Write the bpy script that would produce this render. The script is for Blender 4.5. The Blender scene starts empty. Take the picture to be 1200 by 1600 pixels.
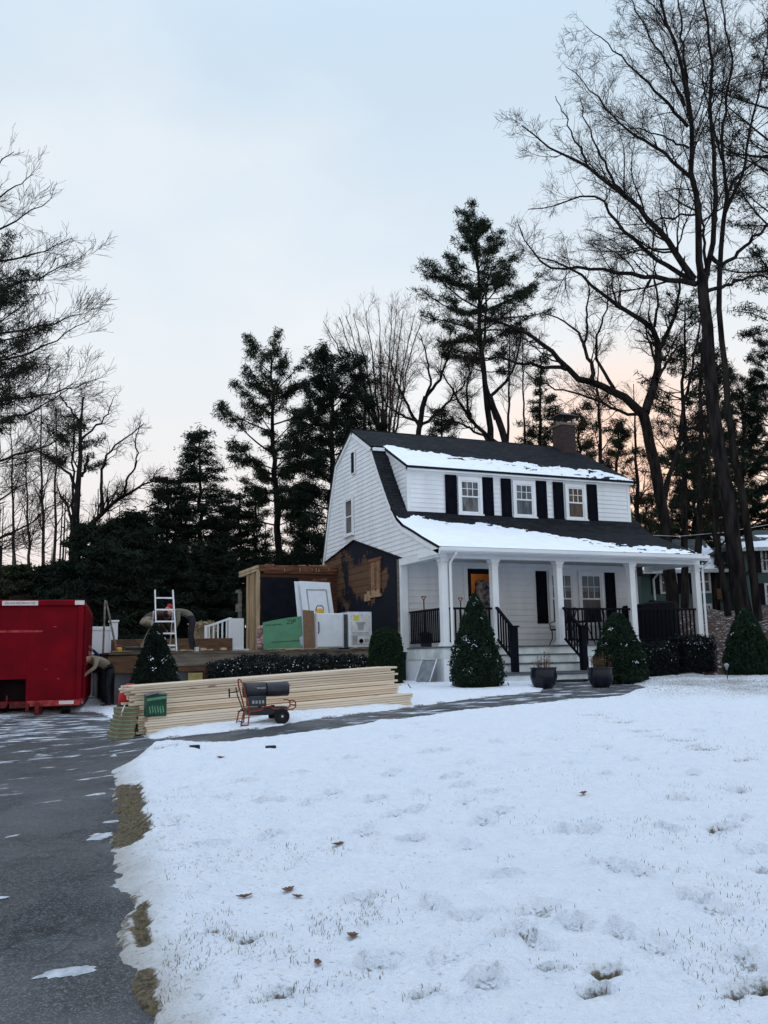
import bpy, bmesh, math, random
import numpy as np
from mathutils import Vector, Matrix
random.seed(7); PI=math.pi
scene=bpy.context.scene
COL=scene.collection
# ------------------------------------------------------------------ camera model
CF=1436.036
_y,_p,_r=np.radians([23.479,9.031,-1.116])
FW=np.array([np.sin(_y)*np.cos(_p),np.cos(_y)*np.cos(_p),np.sin(_p)])
_rt=np.array([np.cos(_y),-np.sin(_y),0.]); _up=np.cross(_rt,FW)
RT=_rt*np.cos(_r)+_up*np.sin(_r); UP=-_rt*np.sin(_r)+_up*np.cos(_r)
CAM=np.array([-10.036,-19.709,-0.244])
FH=np.array([np.sin(_y),np.cos(_y)]); RH=np.array([np.cos(_y),-np.sin(_y)])
def ray(px,py): return FW+RT*(px-600)/CF-UP*(py-800)/CF
def atD(px,py,D):
    d=ray(px,py); return CAM+d*D/(d[0]*FH[0]+d[1]*FH[1])
def atY(px,py,Y):
    d=ray(px,py); return CAM+d*(Y-CAM[1])/d[1]
def fs(d,s):                       # point on plan from forward distance and sideways offset
    return CAM[0]+FH[0]*d+RH[0]*s, CAM[1]+FH[1]*d+RH[1]*s
def ss(a,b,x):
    t=np.clip((x-a)/(b-a),0,1); return t*t*(3-2*t)
def gb(x,y):
    x=np.asarray(x,float); y=np.asarray(y,float)
    d=(x-CAM[0])*FH[0]+(y-CAM[1])*FH[1]; s=(x-CAM[0])*RH[0]+(y-CAM[1])*RH[1]
    gl=-1.78+.026*np.clip(d,-5,24); gr=-1.84+.046*np.clip(d,-5,20.8)
    t=ss(-5.,-1.,s); z=gl*(1-t)+gr*t
    z=z+(1.95*ss(23.6,32.5,d)+.40*ss(32,43,d))*ss(6.9,9.6,s)
    return z
def atG(px,py,off=0.):
    d=ray(px,py); lo,hi=1.,90.
    for i in range(50):
        m=(lo+hi)/2; p=CAM+d*m
        if p[2]>gb(p[0],p[1])+off: lo=m
        else: hi=m
    return CAM+d*lo
# ------------------------------------------------------------------ noise
def _h(i,j,s):
    n=(i*374761393+j*668265263+s*1442695)&0x7fffffff
    n=(n^(n>>13))*1274126177&0x7fffffff
    return ((n^(n>>16))&0xffff)/65535.
def vn(x,y,s=0):
    x=np.asarray(x,float);y=np.asarray(y,float)
    i=np.floor(x).astype(np.int64);j=np.floor(y).astype(np.int64);fx=x-i;fy=y-j
    fx=fx*fx*(3-2*fx);fy=fy*fy*(3-2*fy)
    return (_h(i,j,s)*(1-fx)+_h(i+1,j,s)*fx)*(1-fy)+(_h(i,j+1,s)*(1-fx)+_h(i+1,j+1,s)*fx)*fy
def fbm(x,y,f=1.,o=4,s=0):
    a=.5;r=0.;t=0.
    for k in range(o):
        r=r+a*vn(x*f,y*f,s+k*17);t+=a;a*=.5;f*=2.03
    return r/t
# ------------------------------------------------------------------ materials
def NT(name):
    m=bpy.data.materials.new(name); m.use_nodes=True; nt=m.node_tree
    b=nt.nodes['Principled BSDF']; return m,nt,b
def L(nt,a,b): nt.links.new(a,b)
def nd(nt,t,**k):
    n=nt.nodes.new(t)
    for a,b in k.items(): setattr(n,a,b)
    return n
def mat(name,col,rough=.6,metal=0.,var=.15,scale=6.,bump=.0,bscale=40.,spec=.22,col2=None,detail=4.,emit=None,stretch=(1,1,1),ramp=(.35,.65)):
    m,nt,b=NT(name)
    tc=nd(nt,'ShaderNodeTexCoord'); mp=nd(nt,'ShaderNodeMapping'); mp.inputs['Scale'].default_value=stretch
    L(nt,tc.outputs['Object'],mp.inputs['Vector'])
    n=nd(nt,'ShaderNodeTexNoise'); n.inputs['Scale'].default_value=scale; n.inputs['Detail'].default_value=detail
    L(nt,mp.outputs[0],n.inputs['Vector'])
    r=nd(nt,'ShaderNodeValToRGB'); r.color_ramp.elements[0].position=ramp[0]; r.color_ramp.elements[1].position=ramp[1]
    c=np.array(col[:3]); c2=np.array(col2[:3]) if col2 else c*(1-var)
    c1=c if col2 else np.clip(c*(1+var),0,1)
    r.color_ramp.elements[0].color=(*c2,1); r.color_ramp.elements[1].color=(*c1,1)
    L(nt,n.outputs['Fac'],r.inputs[0]); L(nt,r.outputs[0],b.inputs['Base Color'])
    b.inputs['Roughness'].default_value=rough; b.inputs['Metallic'].default_value=metal
    b.inputs['Specular IOR Level'].default_value=spec
    if bump>0:
        n2=nd(nt,'ShaderNodeTexNoise'); n2.inputs['Scale'].default_value=bscale; n2.inputs['Detail'].default_value=5
        L(nt,mp.outputs[0],n2.inputs['Vector'])
        bp=nd(nt,'ShaderNodeBump'); bp.inputs['Strength'].default_value=min(1,bump); bp.inputs['Distance'].default_value=.02
        L(nt,n2.outputs['Fac'],bp.inputs['Height']); L(nt,bp.outputs[0],b.inputs['Normal'])
    if emit:
        b.inputs['Emission Color'].default_value=(*emit[0],1); b.inputs['Emission Strength'].default_value=emit[1]
    return m
M={}
M['white']=mat('white_paint',(.74,.76,.78),.55,var=.05,scale=1.2,bump=.15,bscale=60)
M['siding']=mat('white_siding',(.74,.755,.77),.6,col2=(.655,.675,.69),scale=1.1,bump=.2,bscale=30,stretch=(3,3,.6),ramp=(.3,.6))
M['trim']=mat('white_trim',(.72,.74,.75),.5,var=.06,scale=2,bump=.1)
M['step']=mat('step_white',(.62,.66,.65),.6,var=.18,scale=3,bump=.2)
M['tread']=mat('grey_deck_paint',(.10,.115,.13),.5,var=.2,scale=5)
M['black']=mat('black_paint',(.003,.004,.009),.55,var=.3,scale=4,spec=.07)
M['shutter']=mat('black_shutter',(.0028,.0035,.008),.6,var=.3,scale=4,bump=.2,spec=.05)
M['ceil']=mat('porch_ceiling_paint',(.55,.57,.6),.6,var=.05)
M['glass']=mat('window_glass',(.012,.016,.022),.08,var=.5,scale=2,spec=.25)
M['curtain']=mat('blind_cloth',(.13,.15,.17),.25,var=.25,scale=3,stretch=(6,1,1))
M['curtain_warm']=mat('warm_curtain',(.22,.17,.13),.25,var=.4,scale=4,stretch=(8,1,.5),emit=((1,.62,.35),.02))
M['snow']=mat('snow',(.86,.90,.97),.75,var=.03,scale=3,bump=.5,bscale=25,spec=.3)
M['metal']=mat('galvanised_metal',(.45,.47,.5),.35,metal=.9,var=.15)
M['alu']=mat('aluminium',(.62,.65,.68),.4,metal=.55,var=.1)
M['darkmetal']=mat('dark_metal',(.03,.03,.035),.45,metal=.7,var=.2)
M['brown']=mat('old_board',(.23,.10,.055),.85,var=.35,scale=3,bump=.5,bscale=20,col2=(.085,.035,.02),stretch=(1,1,7))
M['frame_brown']=mat('old_framing',(.20,.12,.07),.85,var=.3,scale=4,bump=.3)
M['stud']=mat('pale_stud',(.42,.32,.20),.8,var=.2,scale=3,bump=.3,stretch=(3,3,.6))
M['ply']=mat('plywood',(.34,.23,.13),.8,var=.25,scale=2,bump=.2,stretch=(3,3,.7))
M['tar']=mat('tar_paper',(.009,.012,.020),.6,spec=.1,col2=(.004,.005,.010),scale=5,bump=.8,bscale=9,ramp=(.3,.8))
M['weather']=mat('weathered_beam',(.20,.175,.14),.85,col2=(.10,.085,.07),scale=2,bump=.5,bscale=15,stretch=(1,1,6))
M['beam_brown']=mat('brown_beam',(.17,.085,.045),.85,col2=(.08,.05,.035),scale=2.5,bump=.4,stretch=(1,1,5))
M['conc']=mat('concrete',(.12,.125,.13),.9,col2=(.065,.068,.07),scale=1.6,bump=.4,bscale=12)
M['yboard']=mat('yellow_panel',(.42,.33,.12),.8,var=.2,scale=8)
M['green_board']=mat('green_sheathing',(.075,.20,.115),.65,var=.12,scale=3)
M['ink']=mat('ink',(.015,.045,.03),.7)
M['card']=mat('cardboard',(.17,.10,.06),.8,var=.15)
M['appl']=mat('appliance_enamel',(.62,.66,.70),.3,var=.04)
M['applgrey']=mat('appliance_grey',(.28,.30,.32),.45,metal=.3,var=.2)
M['appldark']=mat('appliance_gap',(.05,.055,.06),.6)
M['sticker']=mat('yellow_sticker',(.55,.50,.05),.6,var=.1)
M['yellow']=mat('yellow_plastic',(.55,.30,.02),.5)
M['pink']=mat('pink_wool',(.42,.27,.27),.95,var=.2,scale=15,bump=.8)
M['red']=mat('dumpster_red',(.195,.0010,.007),.55,spec=.08,col2=(.105,.0009,.006),scale=1.6,bump=.25,bscale=7,ramp=(.3,.7))
M['redworn']=mat('scuffed_red',(.38,.055,.055),.7,col2=(.24,.01,.015),scale=9)
M['rust']=mat('rusty_rail',(.16,.012,.012),.7,col2=(.05,.012,.01),scale=7,bump=.4)
M['void']=mat('dark_cavity',(.010,.002,.003),.8)
M['reflect']=mat('reflective_tape',(.6,.6,.58),.5,var=.1)
M['redp']=mat('red_plastic',(.42,.008,.014),.45,var=.1)
M['greenslab']=mat('mossy_green_bundle',(.17,.21,.135),.85,var=.15,scale=6,bump=.3)
M['slabedge']=mat('bundle_edge',(.22,.16,.10),.85,var=.25,scale=9,stretch=(1,1,6))
M['boxgreen']=mat('dark_green_box',(.010,.055,.035),.5,var=.3,scale=12)
M['boxtop']=mat('box_flap',(.08,.08,.09),.6)
M['lightgreen']=mat('light_green_print',(.10,.26,.15),.6)
M['orange']=mat('orange_enamel',(.24,.040,.020),.5,var=.15)
M['heat']=mat('heater_barrel',(.035,.038,.045),.38,metal=.3,var=.2)
M['tyre']=mat('tyre_rubber',(.008,.008,.010),.7)
M['pot']=mat('glazed_pot',(.012,.014,.022),.22,var=.3,scale=5)
M['soil']=mat('soil',(.035,.025,.02),.95,bump=.5)
M['khaki']=mat('khaki_cloth',(.24,.20,.145),.9,var=.15,scale=9,bump=.4,bscale=18)
M['olive']=mat('olive_cloth',(.13,.125,.095),.9,var=.12,scale=9,bump=.4,bscale=18)
M['pants']=mat('dark_trousers',(.018,.019,.026),.85,var=.3,bump=.4,bscale=18)
M['navy']=mat('navy_cloth',(.012,.02,.075),.8,var=.2,bump=.3)
M['skin']=mat('skin',(.36,.18,.13),.6,var=.08)
M['hair']=mat('dark_hair',(.015,.011,.009),.7)
M['capred']=mat('red_cloth',(.30,.008,.012),.7,var=.15)
M['boot']=mat('brown_boot',(.05,.032,.022),.8)
M['bark']=mat('bark',(.030,.026,.024),.95,spec=.0,col2=(.009,.008,.009),scale=7,bump=1.,bscale=14,stretch=(1,1,.22))
M['bark_grey']=mat('grey_bark',(.065,.055,.047),.95,spec=.0,col2=(.035,.030,.026),scale=6,bump=1.,bscale=12,stretch=(1,1,.2))
M['twig']=mat('twig',(.022,.018,.016),.95,var=.2,spec=0.)
M['twig_red']=mat('reddish_twig',(.080,.052,.045),.95,var=.2,spec=0.)
M['needle']=mat('pine_needles',(.034,.046,.028),.85,spec=.05,col2=(.012,.020,.013),scale=1.2,ramp=(.3,.7))
M['needle_dk']=mat('dark_needles',(.022,.032,.022),.85,spec=.03,col2=(.010,.016,.013),scale=1.,ramp=(.3,.7))
M['needle_lt']=mat('olive_needles',(.045,.052,.028),.85,spec=.05,col2=(.022,.030,.018),scale=1.2,ramp=(.3,.7))
M['spruce']=mat('dwarf_spruce_needles',(.020,.038,.022),.8,spec=.08,col2=(.008,.018,.012),scale=5,ramp=(.3,.7))
M['boxwood']=mat('boxwood_leaves',(.018,.036,.016),.7,spec=.08,col2=(.008,.018,.008),scale=6,ramp=(.3,.7))
M['holly']=mat('dark_hedge_leaves',(.013,.018,.018),.6,spec=.12,col2=(.007,.010,.011),scale=7,ramp=(.3,.7))
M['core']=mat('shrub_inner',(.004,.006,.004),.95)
M['stem']=mat('dry_stems',(.10,.055,.035),.9,var=.3)
M['pampas']=mat('dry_pampas',(.36,.29,.19),.9,var=.3,scale=20)
M['leafbrown']=mat('oak_leaf',(.13,.055,.03),.75,var=.3,scale=30)
M['grassm']=mat('dry_grass',(.085,.075,.04),.9,col2=(.21,.16,.085),scale=4,spec=.05)
M['dimwhite']=mat('weathered_white_trim',(.42,.45,.46),.6,var=.15)
M['nhouse']=mat('green_clapboard',(.048,.082,.076),.75,var=.15,scale=1)
M['nroof']=mat('neighbour_shingles',(.045,.055,.055),.85,var=.3,scale=3,bump=.4)
M['amber']=mat('hall_wall',(.42,.25,.10),.7)
M['coat']=mat('hanging_coats',(.05,.05,.07),.9,col2=(.30,.26,.24),scale=9,ramp=(.45,.6))
M['plank']=None
def boards_mat(name,c1,c2,pitch,tint=.12,axis='Z'):
    m,nt,b=NT(name)
    tc=nd(nt,'ShaderNodeTexCoord'); sp=nd(nt,'ShaderNodeSeparateXYZ'); L(nt,tc.outputs['Object'],sp.inputs[0])
    dv=nd(nt,'ShaderNodeMath',operation='DIVIDE'); L(nt,sp.outputs[axis],dv.inputs[0]); dv.inputs[1].default_value=pitch
    fr=nd(nt,'ShaderNodeMath',operation='FRACT'); L(nt,dv.outputs[0],fr.inputs[0])
    fl=nd(nt,'ShaderNodeMath',operation='FLOOR'); L(nt,dv.outputs[0],fl.inputs[0])
    wn=nd(nt,'ShaderNodeTexWhiteNoise',noise_dimensions='1D'); L(nt,fl.outputs[0],wn.inputs['W'])
    gp=nd(nt,'ShaderNodeMath',operation='LESS_THAN'); L(nt,fr.outputs[0],gp.inputs[0]); gp.inputs[1].default_value=.07
    n=nd(nt,'ShaderNodeTexNoise'); n.inputs['Scale'].default_value=2.5; n.inputs['Detail'].default_value=6
    mp=nd(nt,'ShaderNodeMapping'); mp.inputs['Scale'].default_value=(1,1,8) if axis=='Z' else (8,8,1); L(nt,tc.outputs['Object'],mp.inputs[0]); L(nt,mp.outputs[0],n.inputs['Vector'])
    av=nd(nt,'ShaderNodeMath',operation='ADD'); L(nt,n.outputs['Fac'],av.inputs[0]); L(nt,wn.outputs['Value'],av.inputs[1])
    hv=nd(nt,'ShaderNodeMath',operation='MULTIPLY'); L(nt,av.outputs[0],hv.inputs[0]); hv.inputs[1].default_value=.5
    mx=nd(nt,'ShaderNodeMix',data_type='RGBA'); mx.inputs['A'].default_value=(*c1,1); mx.inputs['B'].default_value=(*c2,1); L(nt,hv.outputs[0],mx.inputs['Factor'])
    m2=nd(nt,'ShaderNodeMix',data_type='RGBA'); L(nt,mx.outputs['Result'],m2.inputs['A']); m2.inputs['B'].default_value=(.012,.009,.008,1); L(nt,gp.outputs[0],m2.inputs['Factor'])
    L(nt,m2.outputs['Result'],b.inputs['Base Color']); b.inputs['Roughness'].default_value=.85; b.inputs['Specular IOR Level'].default_value=.1
    return m,nt,b,m2
M['boards'],_,_,_=boards_mat('rough_sheathing_boards',(.035,.016,.012),(.13,.055,.032),.19)
def sheath():
    m,nt,b,m2=boards_mat('tarred_sheathing_boards',(.06,.034,.022),(.165,.095,.056),.2)
    tc=nd(nt,'ShaderNodeTexCoord'); sp=nd(nt,'ShaderNodeSeparateXYZ'); L(nt,tc.outputs['Object'],sp.inputs[0])
    n=nd(nt,'ShaderNodeTexNoise'); n.inputs['Scale'].default_value=1.25; n.inputs['Detail'].default_value=8; n.inputs['Roughness'].default_value=.72
    mp=nd(nt,'ShaderNodeMapping'); mp.inputs['Scale'].default_value=(1,1,.8); L(nt,tc.outputs['Object'],mp.inputs[0]); L(nt,mp.outputs[0],n.inputs['Vector'])
    # tar remains at the sides of the window, low down, and along the old roof line
    def mth(op,a,bb):
        q=nd(nt,'ShaderNodeMath',operation=op)
        for i,v in enumerate((a,bb)):
            if isinstance(v,(int,float)): q.inputs[i].default_value=v
            else: L(nt,v,q.inputs[i])
        return q.outputs[0]
    yy=sp.outputs['Y']; zz=sp.outputs['Z']
    low=mth('LESS_THAN',zz,1.15); 
    f1=nd(nt,'ShaderNodeMapRange',clamp=True); L(nt,yy,f1.inputs[0]); f1.inputs[1].default_value=2.0; f1.inputs[2].default_value=3.3; f1.inputs[3].default_value=.28; f1.inputs[4].default_value=0
    f2=nd(nt,'ShaderNodeMapRange',clamp=True); L(nt,zz,f2.inputs[0]); f2.inputs[1].default_value=.6; f2.inputs[2].default_value=1.9; f2.inputs[3].default_value=.25; f2.inputs[4].default_value=-.07
    # old roof line band: z > 2.35+.255*(y-2)-.35
    rl=mth('ADD',mth('MULTIPLY',mth('SUBTRACT',yy,2.),.25),2.2)
    f3=nd(nt,'ShaderNodeMapRange',clamp=True); L(nt,mth('SUBTRACT',zz,rl),f3.inputs[0]); f3.inputs[1].default_value=-.5; f3.inputs[2].default_value=.15; f3.inputs[3].default_value=0; f3.inputs[4].default_value=.26
    tot=mth('ADD',mth('ADD',n.outputs['Fac'],f1.outputs[0]),mth('ADD',f2.outputs[0],f3.outputs[0]))
    st=nd(nt,'ShaderNodeMapRange',clamp=True); L(nt,tot,st.inputs[0]); st.inputs[1].default_value=.485; st.inputs[2].default_value=.535
    m3=nd(nt,'ShaderNodeMix',data_type='RGBA'); L(nt,m2.outputs['Result'],m3.inputs['A']); m3.inputs['B'].default_value=(.011,.013,.02,1); L(nt,st.outputs[0],m3.inputs['Factor'])
    L(nt,m3.outputs['Result'],b.inputs['Base Color'])
    return m
M['sheath']=sheath()
def shingle():
    m,nt,b=NT('roof_shingles')
    tc=nd(nt,'ShaderNodeTexCoord'); sp=nd(nt,'ShaderNodeSeparateXYZ'); L(nt,tc.outputs['Object'],sp.inputs[0])
    mu=nd(nt,'ShaderNodeMath',operation='MULTIPLY'); L(nt,sp.outputs['Z'],mu.inputs[0]); mu.inputs[1].default_value=1.5
    cb=nd(nt,'ShaderNodeCombineXYZ'); L(nt,sp.outputs['X'],cb.inputs[0]); L(nt,mu.outputs[0],cb.inputs[1])
    br=nd(nt,'ShaderNodeTexBrick'); L(nt,cb.outputs[0],br.inputs['Vector']); br.inputs['Scale'].default_value=1
    br.inputs['Brick Width'].default_value=.3; br.inputs['Row Height'].default_value=.14; br.inputs['Mortar Size'].default_value=.008
    br.inputs['Color1'].default_value=(.028,.031,.038,1); br.inputs['Color2'].default_value=(.014,.016,.021,1); br.inputs['Mortar'].default_value=(.003,.003,.004,1)
    n=nd(nt,'ShaderNodeTexNoise'); n.inputs['Scale'].default_value=3; n.inputs['Detail'].default_value=5; L(nt,tc.outputs['Object'],n.inputs['Vector'])
    mx=nd(nt,'ShaderNodeMix',data_type='RGBA',blend_type='MULTIPLY'); mx.inputs['Factor'].default_value=.6; L(nt,br.outputs['Color'],mx.inputs['A']); L(nt,n.outputs['Fac'],mx.inputs['B'])
    L(nt,mx.outputs['Result'],b.inputs['Base Color']); b.inputs['Roughness'].default_value=.85; b.inputs['Specular IOR Level'].default_value=.12
    bp=nd(nt,'ShaderNodeBump'); bp.inputs['Strength'].default_value=.8; bp.inputs['Distance'].default_value=.02; L(nt,br.outputs['Fac'],bp.inputs['Height']); bp.invert=True
    L(nt,bp.outputs[0],b.inputs['Normal']); return m
M['shingle']=shingle()
def brickm():
    m,nt,b=NT('chimney_brick')
    tc=nd(nt,'ShaderNodeTexCoord'); sp=nd(nt,'ShaderNodeSeparateXYZ'); L(nt,tc.outputs['Object'],sp.inputs[0])
    ad=nd(nt,'ShaderNodeMath',operation='ADD'); L(nt,sp.outputs['X'],ad.inputs[0]); L(nt,sp.outputs['Y'],ad.inputs[1])
    cb=nd(nt,'ShaderNodeCombineXYZ'); L(nt,ad.outputs[0],cb.inputs[0]); L(nt,sp.outputs['Z'],cb.inputs[1])
    br=nd(nt,'ShaderNodeTexBrick'); L(nt,cb.outputs[0],br.inputs['Vector']); br.inputs['Scale'].default_value=1
    br.inputs['Brick Width'].default_value=.2; br.inputs['Row Height'].default_value=.07; br.inputs['Mortar Size'].default_value=.008
    br.inputs['Color1'].default_value=(.050,.019,.018,1); br.inputs['Color2'].default_value=(.022,.011,.012,1); br.inputs['Mortar'].default_value=(.038,.034,.034,1)
    L(nt,br.outputs['Color'],b.inputs['Base Color']); b.inputs['Roughness'].default_value=.9; return m
M['brick']=brickm()
def plankm():
    m,nt,b=NT('pine_plank')
    tc=nd(nt,'ShaderNodeTexCoord'); oi=nd(nt,'ShaderNodeObjectInfo')
    mp=nd(nt,'ShaderNodeMapping'); mp.inputs['Scale'].default_value=(.5,14,20); L(nt,tc.outputs['Object'],mp.inputs[0])
    sc=nd(nt,'ShaderNodeVectorMath',operation='SCALE'); sc.inputs['Scale'].default_value=9.; 
    cx=nd(nt,'ShaderNodeCombineXYZ'); L(nt,oi.outputs['Random'],cx.inputs[0]); L(nt,oi.outputs['Random'],cx.inputs[1]); L(nt,cx.outputs[0],sc.inputs[0])
    L(nt,sc.outputs[0],mp.inputs['Location'])
    n=nd(nt,'ShaderNodeTexNoise'); n.inputs['Scale'].default_value=2; n.inputs['Detail'].default_value=5; L(nt,mp.outputs[0],n.inputs['Vector'])
    r=nd(nt,'ShaderNodeValToRGB'); r.color_ramp.elements[0].position=.3; r.color_ramp.elements[0].color=(.59,.465,.33,1); r.color_ramp.elements[1].position=.65; r.color_ramp.elements[1].color=(.78,.66,.51,1)
    L(nt,n.outputs['Fac'],r.inputs[0])
    m2=nd(nt,'ShaderNodeMapping'); m2.inputs['Scale'].default_value=(3,12,12); L(nt,tc.outputs['Object'],m2.inputs[0]); L(nt,sc.outputs[0],m2.inputs['Location'])
    vo=nd(nt,'ShaderNodeTexVoronoi'); vo.inputs['Scale'].default_value=.55; L(nt,m2.outputs[0],vo.inputs['Vector'])
    lt=nd(nt,'ShaderNodeMapRange',clamp=True); L(nt,vo.outputs['Distance'],lt.inputs[0]); lt.inputs[1].default_value=.09; lt.inputs[2].default_value=.15; lt.inputs[3].default_value=.75; lt.inputs[4].default_value=0
    mx=nd(nt,'ShaderNodeMix',data_type='RGBA'); L(nt,lt.outputs[0],mx.inputs['Factor']); L(nt,r.outputs[0],mx.inputs['A']); mx.inputs['B'].default_value=(.14,.06,.025,1)
    hs=nd(nt,'ShaderNodeHueSaturation'); L(nt,mx.outputs['Result'],hs.inputs['Color'])
    mr=nd(nt,'ShaderNodeMapRange'); L(nt,oi.outputs['Random'],mr.inputs[0]); mr.inputs[3].default_value=.78; mr.inputs[4].default_value=1.08; L(nt,mr.outputs[0],hs.inputs['Value'])
    L(nt,hs.outputs[0],b.inputs['Base Color']); b.inputs['Roughness'].default_value=.75; return m
M['plank']=plankm()
# ------------------------------------------------------------------ mesh builder
def wpos(o):
    p=Vector((0,0,0))
    while o is not None: p+=o.location; o=o.parent
    return p
def link(name,me,parent,local=False):
    o=bpy.data.objects.new(name,me); COL.objects.link(o)
    if parent is not None:
        o.parent=parent
        if not local: o.location=-wpos(parent)
    return o
def mesh_np(name,V,Fs,mats,parent=None,local=False,smooth=False,midx=None,attrs=None):
    """Fs: list of int arrays (k, n) of the same vertex count within an array"""
    me=bpy.data.meshes.new(name); V=np.asarray(V,np.float32)
    me.vertices.add(len(V)); me.vertices.foreach_set('co',V.ravel())
    loops=[];starts=[];c=0
    for Fa in Fs:
        Fa=np.asarray(Fa,np.int32)
        if len(Fa)==0: continue
        k,n=Fa.shape; loops.append(Fa.ravel()); starts.append(c+np.arange(k)*n); c+=k*n
    loops=np.concatenate(loops);starts=np.concatenate(starts)
    me.loops.add(len(loops)); me.loops.foreach_set('vertex_index',loops)
    me.polygons.add(len(starts)); me.polygons.foreach_set('loop_start',starts.astype(np.int32))
    if midx is not None: me.polygons.foreach_set('material_index',np.asarray(midx,np.int32))
    if smooth: me.polygons.foreach_set('use_smooth',np.ones(len(starts),bool))
    for m in (mats if isinstance(mats,(list,tuple)) else [mats]): me.materials.append(m)
    if attrs:
        for k,v in attrs.items():
            a=me.attributes.new(k,'FLOAT','POINT'); a.data.foreach_set('value',np.asarray(v,np.float32))
    me.update(calc_edges=True); me.validate()
    return link(name,me,parent,local)
SPLIT={'reflector','foot','post','stud','brace','skid','flap','rail','torn_stub','rake_board','loose_batten','grey_post','hall_stand','latch','stake','top_rail_x','side_panel','wall_trim','bottom_rail_x'}
class MB:
    def __init__(s): s.v=[];s.f=[];s.m=[]
    def add(s,vs,fs,mi=0):
        b=len(s.v); s.v+= [tuple(map(float,q)) for q in vs]; s.f+=[tuple(b+i for i in f) for f in fs]; s.m+=[mi]*len(fs)
    def box(s,x0,x1,y0,y1,z0,z1,mi=0):
        s.add([(x0,y0,z0),(x1,y0,z0),(x1,y1,z0),(x0,y1,z0),(x0,y0,z1),(x1,y0,z1),(x1,y1,z1),(x0,y1,z1)],
              [(0,3,2,1),(4,5,6,7),(0,1,5,4),(1,2,6,5),(2,3,7,6),(3,0,4,7)],mi); return s
    def obox(s,c,ax,ay,az,mi=0):
        c=np.array(c,float);ax=np.array(ax,float);ay=np.array(ay,float);az=np.array(az,float)
        vs=[c+a*ax+b*ay+d*az for d in(-1,1) for (a,b) in((-1,-1),(1,-1),(1,1),(-1,1))]
        s.add(vs,[(0,3,2,1),(4,5,6,7),(0,1,5,4),(1,2,6,5),(2,3,7,6),(3,0,4,7)],mi); return s
    def beam(s,a,b,w,h,mi=0,upv=(0,0,1)):
        a=np.array(a,float);b=np.array(b,float);d=b-a;Ln=np.linalg.norm(d);d/=Ln
        u=np.cross(d,upv); 
        if np.linalg.norm(u)<1e-3: u=np.cross(d,(1,0,0))
        u/=np.linalg.norm(u); v=np.cross(u,d)
        return s.obox((a+b)/2,d*Ln/2,u*w/2,v*h/2,mi)
    def tube(s,pts,r,n=8,mi=0,cap=True):
        P=[np.array(p,float) for p in pts]; R=r if hasattr(r,'__len__') else [r]*len(P)
        base=len(s.v); ref=None
        for i,p in enumerate(P):
            t=P[min(i+1,len(P)-1)]-P[max(i-1,0)]; t=t/(np.linalg.norm(t)+1e-9)
            if ref is None:
                ref=np.cross(t,(0,0,1)) if abs(t[2])<.9 else np.cross(t,(1,0,0))
            ref=ref-t*(ref@t); ref=ref/np.linalg.norm(ref); w=np.cross(t,ref)
            for k in range(n):
                a=2*PI*k/n; s.v.append(tuple(p+(ref*math.cos(a)+w*math.sin(a))*R[i]))
        for i in range(len(P)-1):
            for k in range(n):
                a=base+i*n+k;b=base+i*n+(k+1)%n
                s.f.append((a,b,b+n,a+n)); s.m.append(mi)
        if cap:
            s.f.append(tuple(base+k for k in range(n))[::-1]); s.m.append(mi)
            e=base+(len(P)-1)*n; s.f.append(tuple(e+k for k in range(n))); s.m.append(mi)
        return s
    def lathe(s,prof,c=(0,0,0),n=24,mi=0,axis='z'):
        base=len(s.v)
        for (r,z) in prof:
            for k in range(n):
                a=2*PI*k/n; x,y=r*math.cos(a),r*math.sin(a)
                q=(x,y,z) if axis=='z' else ((z,x,y) if axis=='x' else (x,z,y))
                s.v.append((c[0]+q[0],c[1]+q[1],c[2]+q[2]))
        for i in range(len(prof)-1):
            for k in range(n):
                a=base+i*n+k;b=base+i*n+(k+1)%n; s.f.append((a,b,b+n,a+n)); s.m.append(mi)
        return s
    def prism(s,poly,fn,mi=0):     # poly: list of 2D, fn(u,v,side)->3D ; side 0/1
        n=len(poly); vs=[fn(u,v,0) for u,v in poly]+[fn(u,v,1) for u,v in poly]
        fs=[tuple(range(n))[::-1],tuple(range(n,2*n))]+[(i,(i+1)%n,n+(i+1)%n,n+i) for i in range(n)]
        s.add(vs,fs,mi); return s
    def build(s,name,mats,parent=None,smooth=False,local=False,bevel=0,recalc=True):
        if parent is not None and name in SPLIT:
            par=list(range(len(s.v)))
            def fd(i):
                while par[i]!=i: par[i]=par[par[i]]; i=par[i]
                return i
            for f in s.f:
                for i in f[1:]: par[fd(i)]=fd(f[0])
            groups={}
            for f,m in zip(s.f,s.m): groups.setdefault(fd(f[0]),[]).append((f,m))
            if len(groups)>1:
                out=None
                for fl in groups.values():
                    q=MB(); ids=sorted({i for f,_ in fl for i in f}); mp={a:b for b,a in enumerate(ids)}
                    q.v=[s.v[i] for i in ids]; q.f=[tuple(mp[i] for i in f) for f,_ in fl]; q.m=[m for _,m in fl]
                    o=q._b(name,mats,parent,smooth,local,bevel,recalc); out=out or o
                return out
        return s._b(name,mats,parent,smooth,local,bevel,recalc)
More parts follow.
